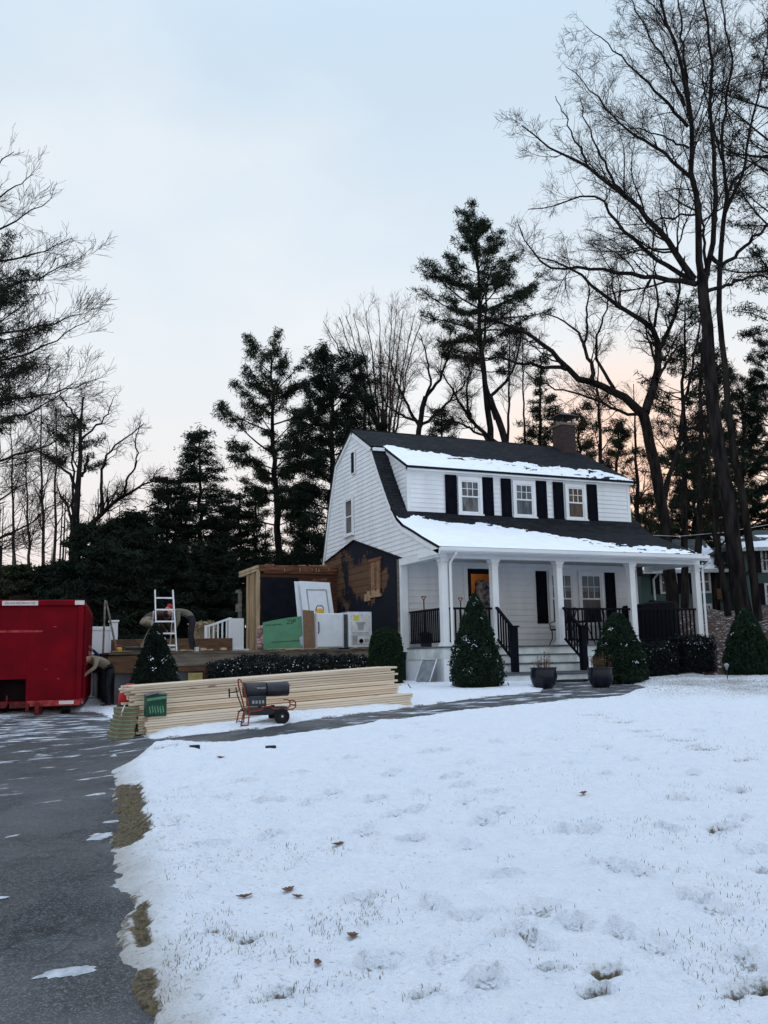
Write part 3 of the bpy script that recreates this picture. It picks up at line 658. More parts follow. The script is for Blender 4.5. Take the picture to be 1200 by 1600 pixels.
v=MB(); v.box(XG-.06,XG-.02,5.04,5.34,5.16,5.86); vt=v.build('gable_vent',M['trim'],house,bevel=.004)
s=MB()
for k in range(12): s.obox((XG-.062,5.19,5.22+k*.052),(.012,0,.010),(0,.11,0),(0,0,.004))
s.build('louvre',M['black'],vt); MB().box(XG-.064,XG-.0605,5.08,5.30,5.20,5.82).build('vent_gap',M['black'],vt)
# --- roofs
def slab(prof,xa,xb,th,mb):
    n=len(prof); P=np.array(prof,float); T=np.gradient(P,axis=0); T/=np.linalg.norm(T,axis=1)[:,None]
    N=np.stack([-T[:,1],T[:,0]],1); N*=np.sign(N[:,1:2]+1e-9)
    Bt=P-N*th
    poly=[tuple(p) for p in P]+[tuple(p) for p in Bt[::-1]]
    m=len(poly); vs=[(xa,*p) for p in poly]+[(xb,*p) for p in poly]; fs=[]
    for i in range(n-1): fs+=[(i,i+1,m+i+1,m+i),(m-1-i,m-2-i,2*m-2-i,2*m-1-i),(i,i+1,m-2-i,m-1-i),(m+i,m+i+1,2*m-2-i,2*m-1-i)]
    fs+=[(0,m-1,2*m-1,m),(n-1,n,m+n,m+n-1)]
    mb.add(vs,fs)
XR=7.66
r=MB(); 
s_up=(6.52-5.71)/(5.24-3.75)
slab([(5.24,6.535),(3.72,5.71)],-.22,.16,.06,r)
slab([(5.24,6.535),(2.12,6.535-(5.24-2.12)*s_up)],.14,XR,.06,r)
slab([(8.30,2.25),(7.97,2.80),(7.38,4.40),(6.75,5.74),(5.24,6.56)],-.22,XR,.06,r)
slab([(3.72,5.66),(3.15,4.78),(2.63,4.03),(2.31,3.62),(2.09,3.38),(1.71,3.15)],-.22,.24,.05,r)
slab([(3.72,5.66),(3.15,4.78),(2.63,4.03),(2.31,3.62)],XR-.1,XR,.05,r)
roof=r.build('roof',M['shingle'],house)
r=MB(); slab([(2.45,3.72),(2.29,3.62),(2.07,3.39),(1.70,3.16),(1.11,2.93),(.56,2.70),(-.34,2.355)],-.22,7.86,.05,r); r.build('porch_roof',M['shingle'],house)
# rake boards on the left gable
r=MB()
def rake(prof,x0,x1,w_,off=.055):
    P=np.array(prof,float); T=np.gradient(P,axis=0); T/=np.linalg.norm(T,axis=1)[:,None]; N=np.stack([-T[:,1],T[:,0]],1); N*=np.sign(N[:,1:2]+1e-9)
    A=P-N*off; B=P-N*(off+w_); n=len(P)
    for i in range(n-1): r.add([(x0,*A[i]),(x0,*A[i+1]),(x0,*B[i+1]),(x0,*B[i]),(x1,*A[i]),(x1,*A[i+1]),(x1,*B[i+1]),(x1,*B[i])],[(0,1,2,3),(4,7,6,5),(0,4,5,1),(3,2,6,7),(0,3,7,4),(1,5,6,2)])
rake([(5.24,6.535),(3.72,5.71)],-.205,XG-.004,.14); rake([(3.72,5.68),(3.15,4.78),(2.63,4.03),(2.31,3.62),(2.09,3.38),(1.71,3.15),(1.11,2.92),(.56,2.69),(-.33,2.345)],-.205,XG-.004,.12)
rake([(8.25,2.35),(7.97,2.80),(7.38,4.40),(6.75,5.74),(5.24,6.56)],-.205,XG-.004,.10)
r.box(-.20,.16,3.58,3.74,5.54,5.63)
r.build('rake_board',M['trim'],house)
# dormer
DX0,DX1,DY=.237,7.56,2.33
d=MB(); laps(d,('y',DY),-1,3.50,4.80,lambda z:DX0+.08,lambda z:DX1-.08,.127)
zt=lambda y:6.535-(5.24-y)*s_up-.09
laps(d,('x',DX0),-1,3.55,5.55,lambda z:max(DY+.08,5.24-(6.44-z)/s_up),lambda z:yF(z)+.02,.127)
d.build('dormer_siding',M['siding'],house,recalc=False)
b=MB(); b.prism([(DY+.003,3.4),(3.6,3.4),(3.6,5.45),(DY+.003,4.80)],lambda u,v,s:(DX0+.003+(DX1-DX0-.006)*s,u,v)); b.build('dormer_wall',M['siding'],house)
b=MB(); b.box(DX0-.025,DX0+.08,DY-.028,DY+.08,3.46,4.78); b.box(DX1-.08,DX1+.025,DY-.028,DY+.08,3.46,4.80)
b.box(DX0-.03,DX1+.04,DY-.035,DY,4.70,4.82); b.box(DX0-.05,XR-.02,DY-.16,DY-.03,4.74,4.84)
b.add([(DX0-.05,DY-.12,4.72),(DX0-.05,DY-.12,4.84),(DX0-.05,3.70,5.63),(DX0-.05,3.70,5.50),(DX0-.0,DY-.12,4.72),(DX0,DY-.12,4.84),(DX0,3.70,5.63),(DX0,3.70,5.50)],[(0,1,2,3),(4,7,6,5),(0,3,7,4),(1,5,6,2),(0,4,5,1),(3,2,6,7)])
b.build('dormer_trim',M['trim'],house,bevel=.004)
def panemat(name,c1,c2,em=None,sc=2.2):
    m=mat(name,c1,.15,col2=c2,scale=sc,spec=.3,stretch=(3.5,1,1.0),ramp=(.4,.6),emit=em); return m
M['pane_a']=panemat('pane_tree_reflection',(.13,.14,.15),(.045,.05,.058)); M['pane_b']=panemat('pane_blue_grey',(.10,.125,.145),(.035,.045,.055)); M['pane_c']=panemat('pane_warm_brown',(.075,.052,.032),(.024,.023,.023),((.9,.55,.25),.004))  # mottled greys paint reflections into the panes; the brown one adds a faint glow
M['pane_d']=panemat('pane_dark_room',(.035,.045,.06),(.012,.016,.022))
for (a,b_,mm) in ((1.83,2.41,'pane_a'),(3.58,4.15,'pane_b'),(5.34,5.89,'pane_c')): window(a,b_,3.66,4.56,DY-.02,house,shade=mm)
def shutter(x0,x1,z0,z1,Yp,louv=True):
    s=MB(); s.box(x0,x1,Yp-.045,Yp-.004,z0,z1); o=s.build('shutter',M['shutter'],house,bevel=.003)
    q=MB(); w_=.045
    for za,zb in ((z0+.05,(z0+z1)/2-.03),((z0+z1)/2+.03,z1-.05)):
        q.box(x0+w_,x1-w_,Yp-.056,Yp-.045,za,za+.02); q.box(x0+w_,x1-w_,Yp-.056,Yp-.045,zb-.02,zb)
        q.box(x0+w_,x0+w_+.02,Yp-.0555,Yp-.045,za+.02,zb-.02); q.box(x1-w_-.02,x1-w_,Yp-.0555,Yp-.045,za+.02,zb-.02)
    q.build('panel_moulding',M['shutter'],o)
for a,b_ in ((1.36,1.71),(2.53,2.86),(3.12,3.44),(4.28,4.62),(4.85,5.19),(6.03,6.37)): shutter(a,b_,3.60,4.69,DY-.02)
# chimney
cx0,cx1,cy0,cy1=6.95,7.46,4.70,5.28
ch=MB().box(cx0,cx1,cy0,cy1,6.0,7.16).build('chimney',M['brick'],house,bevel=.01)
MB().box(cx0-.04,cx1+.04,cy0-.04,cy1+.04,7.16,7.25).build('chimney_crown',M['weather'],ch,bevel=.015)
b=MB()
for x in (cx0+.08,cx1-.08):
    for y in (cy0+.06,cy1-.06): b.box(x-.02,x+.02,y-.02,y+.02,7.25,7.48)
mx,my=(cx0+cx1)/2,(cy0+cy1)/2; e=.42; 
b.add([(mx-e,my-e,7.47),(mx+e,my-e,7.47),(mx+e,my+e,7.47),(mx-e,my+e,7.47),(mx-.12,my-.12,7.62),(mx+.12,my-.12,7.62),(mx+.12,my+.12,7.62),(mx-.12,my+.12,7.62)],[(0,3,2,1),(4,5,6,7),(0,1,5,4),(1,2,6,5),(2,3,7,6),(3,0,4,7)])
b.build('chimney_cap',M['darkmetal'],ch)
# --- right and back walls
b=MB(); b.box(7.42,7.50,2.22,8.15,ZB,3.3); b.prism([(2.3,3.3),(8.0,3.3),(7.36,4.35),(6.7,5.6),(5.24,6.40),(3.7,5.6),(2.4,4.75)],lambda u,v,s:(7.44+.06*s,u,v)); b.box(0.0,7.42,8.07,8.15,ZB,2.5)
b.build('side_wall',M['siding'],house)
# --- porch wall with doorway
WY=2.18; D0,D1,DZ=1.93,2.78,2.06
w=MB()
WL=0.02
laps(w,('y',WY),-1,0.02,2.32,lambda z:WL,lambda z:D0-.02,.165,lip=.034); laps(w,('y',WY),-1,0.02,2.32,lambda z:D1+.02,lambda z:7.45,.165,lip=.034); laps(w,('y',WY),-1,DZ+.05,2.32,lambda z:D0-.02,lambda z:D1+.02,.14)
w.build('porch_siding',M['siding'],house,recalc=False)
b=MB(); b.box(XG+.13,D0,WY+.002,WY+.10,ZB,3.3); b.box(D1,7.42,WY+.002,WY+.10,ZB,3.3); b.box(D0,D1,WY+.002,WY+.10,DZ,3.3); b.build('front_wall',M['siding'],house)
b=MB(); b.box(D0-.17,D0-.05,WY-.045,WY-.0,0.0,DZ+.16); b.box(D1+.05,D1+.17,WY-.045,WY,0.0,DZ+.16); b.box(D0-.05,D1+.05,WY-.045,WY,DZ+.05,DZ+.16); b.box(.0,7.5,WY-.05,WY-.021,2.17,2.30)
b.box(7.36,7.52,WY-.06,WY+.12,0,2.3); b.box(XG,.05,WY-.14,WY-.02,-.1,2.15); b.build('wall_trim',M['trim'],house,bevel=.005)
dr=MB(); f=.13
dr.box(D0-.045,D0+.055,WY-.035,WY+.04,0,DZ+.04); dr.box(D1-.055,D1+.045,WY-.035,WY+.04,0,DZ+.04); dr.box(D0+.055,D1-.055,WY-.035,WY+.04,DZ-.09,DZ+.04); dr.box(D0+.055,D1-.055,WY-.035,WY+.04,0,.22)
door=dr.build('storm_door',M['black'],house,bevel=.004)
MB().box(D0+.07,D0+.10,WY-.09,WY-.035,.95,1.10).build('handle',M['darkmetal'],door)
hall=MB(); hx0,hx1,hy1=D0-.5,D1+1.1,WY+2.2
hall.add([(hx0,WY+.11,0.),(hx1,WY+.11,0.),(hx1,hy1,0.),(hx0,hy1,0.),(hx0,WY+.11,2.3),(hx1,WY+.11,2.3),(hx1,hy1,2.3),(hx0,hy1,2.3)],[(0,1,2,3),(7,6,5,4),(1,5,6,2),(2,6,7,3),(3,7,4,0)])
hall.build('hall_interior',M['amber'],house,recalc=False)
b=MB()
for k,(x,y,h) in enumerate(((2.42,2.52,1.3),(2.58,2.58,1.45),(2.74,2.52,1.2),(2.92,2.62,1.4),(3.08,2.7,1.1))):
    b.lathe([(.03,1.75),(.10,1.70),(.13,1.4),(.11,1.75-h*.6),(.15,1.75-h),(.02,1.74-h)],(x,y,.1),10)
b.build('hanging_coat',M['coat'],house,smooth=True)
b=MB(); b.box(2.42,2.48,2.62,3.3,0,1.45); b.lathe([(.05,0),(.2,.05),(.22,.6),(.15,1.2),(.06,1.65),(.01,1.7)],(2.62,2.75,.0),12); b.build('hall_stand',M['coat'],house,smooth=True)
lamp=bpy.data.lights.new('hall_light','POINT'); lamp.energy=10; lamp.color=(1,.62,.28); lamp.shadow_soft_size=.12
lo=bpy.data.objects.new('hall_light',lamp); COL.objects.link(lo); lo.parent=house; lo.location=Vector((2.55,3.6,2.05))-wpos(house)
# porch windows and shutters
for (a,b_) in ((4.53,5.22),(5.53,6.22)):
    fr=window(a,b_,.62,2.00,WY-.02,house,shade='pane_d')
    q=MB().box(a+.03,b_-.03,WY-.0375,WY-.0345,1.52,1.97).build('blind',M['curtain'],fr)
for a,b_ in ((4.04,4.38),(6.38,6.72)): shutter(a,b_,.62,2.08,WY-.02)
MB().box(1.06,1.20,WY-.10,WY-.02,1.28,1.62).build('mailbox',M['black'],house,bevel=.012)
# --- porch deck, steps, columns
PX=7.98
b=MB(); b.box(-.02,PX+.02,-.05,WY-.021,-.035,0.0); b.build('porch_floor',M['tread'],house,bevel=.008)
b=MB(); b.box(0,PX,.0,.04,-.30,-.036); b.box(0.,.04,.04,WY,-.30,-.036); b.build('porch_fascia',M['step'],house,bevel=.004)
b=MB(); sp=.088; x=.01
b.box(.0,.14,-.002,.12,ZB,-.30)
while x<PX-.05: b.box(x,x+sp-.020,.022,.04,ZB,-.30); x+=sp
y=.13
while y<WY: b.box(.022,.04,y,y+sp-.020,ZB,-.30); y+=sp
b.build('porch_skirt',M['white'],house,bevel=.003); 
MB().box(.045,PX-.01,.045,.06,ZB,-.3).box(.045,.06,.06,WY,ZB,-.3).build('skirt_gap_shade',M['black'],house)  # black sheet behind the slats, painted shade for the gaps
S0,S1=1.22,3.62
st=MB(); tr=MB()
for k in range(3):
    z=-.21*(k+1); st.box(S0+.03,S1-.03,-.28*(k+1)+.0,-.28*k-.006 if k else -.002,ZB,z-.035); tr.box(S0,S1,-.28*(k+1)-.03,-.28*k-.004 if k else -.052,z-.034,z)
st.build('step_riser',M['step'],house,bevel=.004); tr.build('step_tread',M['tread'],house,bevel=.008)
tp=MB().box(S0-.16,S1+.16,-1.14,-.845,-.83,-.70).build('bottom_step',M['step'],house,bevel=.01); MB().box(S0-.18,S1+.18,-1.17,-.84,-.70,-.664).build('tread',M['tread'],tp,bevel=.008)
cw=.19
for k,x in enumerate((0.,1.40,3.29,5.58,7.79)):
    c=MB(); c.box(x+.01,x+cw-.01,.01,cw-.01,0.0,2.12); col=c.build('porch_column',M['trim'],house,bevel=.006)
    q=MB(); q.box(x-.03,x+cw+.03,-.03,cw+.03,0.001,.055); q.box(x-.012,x+cw+.012,-.012,cw+.012,.055,.10); q.build('base',M['trim'],col,bevel=.008)
    q=MB(); q.box(x-.012,x+cw+.012,-.012,cw+.012,1.96,1.99); q.box(x-.018,x+cw+.018,-.018,cw+.018,2.03,2.08); q.box(x-.035,x+cw+.035,-.035,cw+.035,2.08,2.12); q.build('capital',M['trim'],col,bevel=.006)
b=MB(); b.box(-.02,PX,.0,cw,2.121,2.31); b.box(PX-.19,PX,cw,WY-.06,2.121,2.31); b.build('porch_beam',M['trim'],house,bevel=.006)
MB().box(.1,PX-.2,cw,WY-.06,2.27,2.30).build('porch_ceiling',M['ceil'],house)
b=MB(); b.box(-.2,7.86,-.30,-.02,2.235,2.265); b.box(-.2,7.86,-.315,-.30,2.20,2.33); b.box(-.205,-.15,-.30,.9,2.18,2.31)
b.build('soffit',M['trim'],house,bevel=.003)
b=MB(); slab([(-.318,2.335),(-.43,2.34)],-.2,7.95,.012,b); b.prism([(-.318,2.335),(-.43,2.335),(-.425,2.26),(-.39,2.225),(-.318,2.225)],lambda u,v,s:(-.21+8.17*s,u,v)); gut=b.build('gutter',M['white'],house,bevel=.004)
def spout(x,flip=1):
    b=MB(); P=[(x,-.37,2.24),(x,-.36,2.19),(x,-.08,2.03),(x,-.045,1.96),(x,-.045,.10),(x,-.06,-.02),(x,-.085,-.3),(x,-.06,-.38),(x,-.05,ZB+.14),(x+.02,-.14,ZB+.06)]
    b.tube(P,.038,4); b.build('downspout',M['white'],house)
spout(.225); spout(8.01)
def railing(p0,p1,z0,z1,n,slope=0):
    """rail between two posts; p = (x,y); slope: drop of the far end"""
    p0=np.array(p0,float);p1=np.array(p1,float); d=(p1-p0); Ln=np.linalg.norm(d); 
    a=np.array([p0[0],p0[1],z1]);b_=np.array([p1[0],p1[1],z1-slope]); a2=np.array([p0[0],p0[1],z0]);b2=np.array([p1[0],p1[1],z0-slope])
    r=MB(); r.beam(a,b_,.075,.05); rt=r.build('railing',M['black'],house,bevel=.006)
    q=MB(); q.beam(a2,b2,.05,.045); q.build('bottom_rail',M['black'],rt,bevel=.004)
    for k in range(n):
        t=(k+.5)/n; c=a*(1-t)+b_*t; c2=a2*(1-t)+b2*t; MB().box(c[0]-.016,c[0]+.016,c[1]-.016,c[1]+.016,c2[2]+.015,c[2]-.02).build('baluster',M['black'],rt)
    return rt
railing((.095,cw),(.095,WY-.14),.12,.91,17)
railing((cw,.095),(1.40,.095),.12,.91,9); railing((3.29+cw,.095),(5.58,.095),.12,.91,16); railing((5.58+cw,.095),(7.79,.095),.12,.91,15)
for x in (1.47,3.42):
    railing((x,-.03),(x,-.72),.15,.93,6,slope=.50)
    nb=MB(); nb.box(x-.075,x+.075,-.86,-.71,-.63,.42); npo=nb.build('newel_post',M['black'],house,bevel=.008)
    MB().box(x-.105,x+.105,-.89,-.68,.42,.455).build('cap',M['black'],npo,bevel=.008)
# --- snow on the roofs
def roof_snow(name,prof,x0,x1,frac,label,seed,nu=360,nv=34,top=.028,streak=0):
    P=np.array(prof,float); S=np.concatenate([[0],np.cumsum(np.linalg.norm(np.diff(P,axis=0),axis=1))]); S/=S[-1]
    u=np.linspace(0,1,nu); v=np.linspace(0,1,nv*2); U,Vv=np.meshgrid(u,v); Xx=x0+(x1-x0)*U
    Yy=np.interp(Vv,S,P[:,0]); Zz=np.interp(Vv,S,P[:,1])
    lim=np.interp(Xx,[a for a,_ in frac],[b for _,b in frac])
    m=lim-Vv+(fbm(Xx,Vv*2,2.2,4,seed)-.5)*.16+(fbm(Xx*1.,Vv*6,9,3,seed+1)-.5)*.08
    if streak: m=m-np.maximum(0,fbm(Xx*.9+Vv*2.5,Vv*9-Xx*.6,4.,3,seed+5)-.52)*np.interp(Xx,[x0,x1],[0,streak])*3.
    ed=np.minimum(Vv/.03,1)*np.minimum(np.minimum(U,1-U)/.006,1)
    h=(top*ss(0,.05,m)*ed*(.75+.5*fbm(Xx,Vv*3,5,3,seed+2)))-.02*(1-ss(-.02,.01,m))
    n=np.gradient(np.stack([Yy,Zz],-1),axis=0); n=np.stack([-n[...,1],n[...,0]],-1); n/=np.linalg.norm(n,axis=-1,keepdims=True); n*=np.sign(n[...,1:2])
    Yy=Yy+n[...,0]*h; Zz=Zz+n[...,1]*h; nn=U.shape[1]
    ii,jj=np.meshgrid(np.arange(U.shape[0]-1),np.arange(nn-1),indexing='ij'); a=(ii*nn+jj).ravel()
    hm=h.ravel(); kp=np.maximum.reduce([hm[a],hm[a+1],hm[a+nn],hm[a+nn+1]])>-.019; a=a[kp]
    o=mesh_np(name,np.stack([Xx.ravel(),Yy.ravel(),Zz.ravel()],1),[np.stack([a,a+1,a+nn+1,a+nn],1)],M['snow'],smooth=True); tag(o,label,'snow',kind='stuff')
roof_snow('roof_snow',[(-.335,2.362),(.56,2.708),(1.11,2.938),(1.70,3.168),(2.07,3.398),(2.29,3.63)],-.20,7.84,[(-.2,.93),(.3,.92),(1,.86),(2.5,.84),(3.5,.74),(4.5,.50),(5.3,.36),(6.2,.30),(7,.30),(7.6,.16),(7.9,.02)],'snow blanket on the lower porch roof, thinning to the right',3,streak=.9,top=.020)
roof_snow('roof_snow',[(2.125,4.85),(5.24,6.545)],.16,XR-.03,[(.1,.52),(.5,.52),(1.5,.41),(3,.34),(4.5,.33),(6,.30),(7,.26),(7.7,.04)],'strip of snow along the upper roof above the three dormer windows',23,streak=1.2,top=.020)

# ================================================================== THE STRIPPED EXTENSION LEFT OF THE HOUSE
FX0,FX1,FY=-7.42,-.20,2.15
fz0=lambda x:float(gb(x,FY))-.1
ext=thing('foundation_platform',(-4,5,-1.2),'long low weathered timber and concrete floor platform left where the wing was torn off','foundation')
b=MB(); b.prism([(FX0+.15,-1.4),(FX1,-1.4),(FX1,-.45),(FX0+.15,-.45)],lambda u,v,s:(u,FY+.05+.2*s,v)); b.box(FX0+.15,FX0+.35,FY+.25,7.6,-1.45,-.45); b.build('concrete_wall',M['conc'],ext)
MB().box(FX0+.0,-6.6,FY-.02,FY+.03,-.47,-.09).box(FX0-.02,FX0+.0,FY-.02,7.6,-.47,-.09).build('end_joist',M['beam_brown'],ext,bevel=.006)
MB().box(-6.6,FX1,FY-.01,FY+.04,-.34,-.05).build('rim_joist',M['weather'],ext,bevel=.006)
MB().box(-5.85,FX1,FY+.01,FY+.06,-.46,-.345).build('sill_plate',M['beam_brown'],ext)
fl=MB(); fl.box(FX0,FX1,FY-.03,7.7,-.049,.0); fl.build('subfloor',M['weather'],ext)
rr=random.Random(3)
for k in range(30):
    x=rr.uniform(FX0+.1,FX1-.1); MB().obox((x,FY-.01+rr.uniform(-.03,.05),.012+rr.uniform(0,.02)),(rr.uniform(.05,.25),rr.uniform(-.02,.02),rr.uniform(-.01,.015)),(0,.05,0),(0,0,.006)).build('splinter',M['stud'],ext)
MB().box(-5.62,-5.28,FY-.02,FY+.04,-.95,-.50).build('yellow_panel',M['yboard'],ext); MB().box(-5.24,-5.16,FY-.03,FY+.05,-1.2,-.46).build('support_post',M['beam_brown'],ext)
MB().box(-.95,-.88,FY-.06,FY-.01,-1.2,.06).build('dark_strap',M['darkmetal'],ext)
# remaining room corner
AY=6.74; AX=-2.58
an=thing('ruined_wall',(-1.5,AY,0),'remaining corner of the torn down wing, brown boards and black tar paper','ruined wall')
b=MB(); b.box(AX,XG-.02,AY,AY+.04,0.02,2.32); b.build('board_wall',M['boards'],an)
b=MB(); b.box(AX-.06,XG-.02,AY-.05,AY+.06,2.38,2.56)
b.build('top_beam',M['brown'],an,bevel=.006); MB().box(AX+.1,XG-.02,AY-.02,AY+.04,2.321,2.379).build('ledger',M['brown'],an)
b=MB()
rr=random.Random(17)
for k in range(6): x=AX+rr.uniform(.1,2.2); b.box(x,x+.025,AY-.07-.01*(k%2),AY-.051,2.36+.03*(k%3),2.50-.03*(k%2))
for k in range(7): b.obox((AX+rr.uniform(.1,2.3),AY-.0,2.575),(rr.uniform(.03,.13),0,rr.uniform(-.012,.012)),(0,.03,0),(0,0,rr.uniform(.008,.02)))
b.build('torn_stub',M['ply'],an)
b=MB(); b.box(AX+.02,-1.42,AY-.03,AY-.001,.05,2.20)
for k in range(10): b.obox((-2.1+.1*(k%3),AY-.032,.25+k*.2),(.4+.04*(k%3),0,.004),(0,.003,0),(0,0,.004))
b.build('tar_paper',M['tar'],an)
MB().box(-1.40,-1.05,AY-.03,AY-.001,.05,2.1).build('brown_panel',M['frame_brown'],an); MB().box(-1.02,-.35,AY-.025,AY-.002,2.02,2.12).box(-.95,-.5,AY-.035,AY-.026,2.10,2.20).build('loose_batten',M['brown'],an)
b=MB(); b.box(AX-.11,AX-.03,AY-.03,AY+.07,.02,2.38); b.box(AX-.09,AX-.04,AY+.5,AY+.56,.02,2.38); b.box(AX-.09,AX-.04,AY+1.1,AY+1.16,.02,2.38); b.box(AX-.12,AX-.02,AY-.03,AY+2.1,2.38,2.44); b.box(AX-.12,AX-.02,AY-.03,AY+2.1,2.46,2.55)
b.build('stud',M['stud'],an); MB().box(AX-.035,AX-.012,AY+.05,AY+1.5,.02,2.37).build('plywood_side',M['ply'],an)
b=MB(); b.box(AX-.17,AX-.12,AY+1.7,AY+2.0,.02,1.9); b.box(AX-.15,AX-.1,AY+1.9,AY+2.4,1.3,1.55); b.box(AX-.15,AX-.1,AY+1.9,AY+2.4,1.9,1.98); b.build('grey_post',M['weather'],an)
b=MB()
for k in range(22):
    b.lathe([(.01,-.07),(.07,-.04),(.085,.02),(.05,.07),(.01,.09)],(AX-.12+.10*math.sin(k*2.1)+.12,AY-.16+.06*math.cos(k*1.7),.10+.028*k),7)
o=b.build('loose_insulation',M['pink'],None,smooth=True); tag(o,'crumpled pink insulation hanging at the foot of the ruined wall corner','insulation')
# ================================================================== LUMBER
PG='planks in the long lumber stack'
LX0=-7.92; LZ=float(gb(-5.5,-4.9))+.06; LL=4.72; tilt=.033     # ground climbs to the right
rr=random.Random(9)
bmk=MB().box(0,4.6,-.07,.07,0,.0335); proto=bmk.build('lumber_plank',M['plank'],bevel=.004)
first=True
def plank(x,y,z,label,rz=0):
    global first
    o=proto if first else proto.copy()
    if not first: COL.objects.link(o)
    first=False
    o.location=(x,y,z); o.rotation_euler=(0,-tilt,rz); tag(o,label,'plank',PG)
LX0=-7.80; LRZ=.05; tilt=.045; LL=4.6
zc=float(gb(-7.9,-4.9))+.035
wd=.145; th=.0385
def LP(dx,dy): return LX0+dx*math.cos(LRZ)-dy*math.sin(LRZ),-4.98+dx*math.sin(LRZ)+dy*math.cos(LRZ)
for r_ in range(7):
    for c in range(6):
        if r_ in(1,2,3,4,5) and c in (2,3,4): continue
        plank(*LP(rr.uniform(-.03,.03)+(.10 if c==0 else 0),c*wd+rr.uniform(-.011,.011)),zc+r_*th,'pale pine plank in the lower wider tier of the long lumber stack' if c==0 else 'pale pine plank set behind the front row in the lower tier of the lumber stack',LRZ)
for r_ in range(12):
    for c in range(4):
        if c in (1,2) and r_ not in (0,11): continue
        plank(*LP(-.03+rr.uniform(-.09,.09)-.006*r_,.26+c*wd+rr.uniform(-.013,.013)),zc+7*th+.004+r_*th,'pale pine plank in the front face of the upper tier of the long lumber stack' if c==0 else 'pale pine plank behind the front face in the upper tier of the lumber stack',LRZ)
for k,(x,lb) in enumerate(((LX0+.18,'short wooden block propping the near left end of the lumber stack'),(LX0+2.4,'wooden block under the middle of the lumber stack'),(LX0+4.4,'wooden block under the right end of the lumber stack'))):
    z=zc+(x-LX0)*tilt-.006; yy=-5.06+(x-LX0)*LRZ; o=MB().box(x-.07,x+.07,yy,yy+1.,z-.095,z).build('wood_block',M['plank'],bevel=.006); tag(o,lb,'wood block','blocks under the lumber')
# green bundles left of the stack
b0=atG(190,1150); 
for k in range(8):
    z=float(gb(-8.3,-4.8))+.0+k*.058; lab={0:'lowest',1:'second lowest',2:'third from the bottom',3:'fourth from the bottom',4:'fourth from the top',5:'third from the top',6:'second from the top',7:'topmost'}[k]
    t=thing('siding_bundle',(-8.05+.016*k,-4.9+.045*k,z),'mossy green bundle beside the lumber end, '+lab+' of its pile','bundle','green bundles piled beside the lumber',rz=.12+.05*math.sin(k*2))
    MB().box(-.14+.004*k,.11,-.30,.30,0,.03).build('slab',M['slabedge'],t,local=True,bevel=.004); MB().box(-.145+.004*k,.115,-.305,.305,.0305,.057).build('wrap',M['greenslab'],t,local=True,bevel=.006)
# product box
t=thing('product_box',(-7.56,-5.00,zc+7*th+.0),'dark green cardboard box with pale green print leaning on the lumber','box',rz=.06)
MB().box(-.155,.155,-.085,.085,.002,.33).build('box',[M['boxgreen']],t,local=True,bevel=.004)
b=MB(); b.obox((-.07,-.03,.345),(.10,0,.02),(0,.09,.01),(0,0,.003)); b.obox((.08,.0,.342),(.09,0,-.006),(0,.085,.012),(0,0,.003)); b.build('flap',M['boxtop'],t,local=True)
b=MB(); b.obox((0,-.087,.27),(.15,0,.016),(0,.001,0),(0,0,.020)); 
for k in range(6): b.obox((-.10+k*.04,-.087,.10+.01*(k%2)),(.008,0,.012),(0,.001,0),(-.01,0,.05))
b.build('print',M['lightgreen'],t,local=True)
# gas can, bucket and cord
t=thing('fuel_can',(-7.83,-4.05,zc+.42),'red plastic fuel can with moulded handle behind the lumber end','fuel can',rz=.3)
b=MB(); b.lathe([(.02,0),(.15,.0),(.165,.03),(.165,.17),(.14,.21),(.05,.24),(.02,.24)],(0,0,0),20); b.build('can',M['redp'],t,smooth=True,local=True)
MB().tube([(-.11,0,.20),(-.10,0,.27),(-.03,0,.31),(.08,0,.31),(.15,0,.25),(.14,0,.18)],.026,8).build('can_handle',M['redp'],t,smooth=True,local=True)
MB().tube([(.1,0,.22),(.22,.02,.29),(.27,.02,.28)],[.02,.014,.010],8).build('spout',M['redp'],t,smooth=True,local=True)
t=thing('crate',(-7.83,-4.05,zc+.04),'black slatted crate under the red fuel can','crate')
b=MB()
for k in range(6): b.box(-.17,.17,-.17,.17,.01+k*.062,.05+k*.062)
b.box(-.155,.155,-.155,.155,0,.375); b.build('crate_body',M['darkmetal'],t,local=True)
b=MB(); b.tube([(-8.0,-4.86,zc+.45),(-8.04,-4.9,zc+.36),(-8.06,-4.9,zc+.2),(-8.05,-4.92,zc+.08),(-7.98,-4.95,zc+.0)],.010,6); o=b.build('white_cord',M['reflect']); tag(o,'white cord hanging down the left end of the lumber','cord')
# ================================================================== KEROSENE HEATER
hz0=float(gh(-6.1,-6.0))-.01
t=thing('torpedo_heater',(-6.10,-5.84,hz0),'black torpedo heater on an orange tube frame with two wheels','heater',rz=-.03); t.location.x+=.08; t.scale=(.92,.92,.92)
b=MB(); b.lathe([(.02,-.32),(.105,-.32),(.122,-.31),(.125,-.28),(.125,.02)],(-.06,0,.565),28,axis='x'); b.build('rear_barrel',M['heat'],t,smooth=True,local=True)
b=MB(); b.lathe([(.118,.0),(.118,.36),(.113,.375),(.085,.37),(.08,.10),(.02,.10)],(-.02,0,.565),28,axis='x'); b.build('front_barrel',M['heat'],t,smooth=True,local=True)
MB().lathe([(.02,0),(.125,.0),(.125,.018),(.02,.018)],(-.395,0,.565),24,axis='x').build('intake_grille',M['darkmetal'],t,local=True)
MB().box(-.33,-.04,-.115,.115,.30,.47).build('control_housing',M['heat'],t,bevel=.01,local=True)
q=MB()
for k in range(4): q.box(-.28+k*.055,-.245+k*.055,-.1165,-.1145,.345,.395)
q.build('warning_label',M['applgrey'],t,local=True)
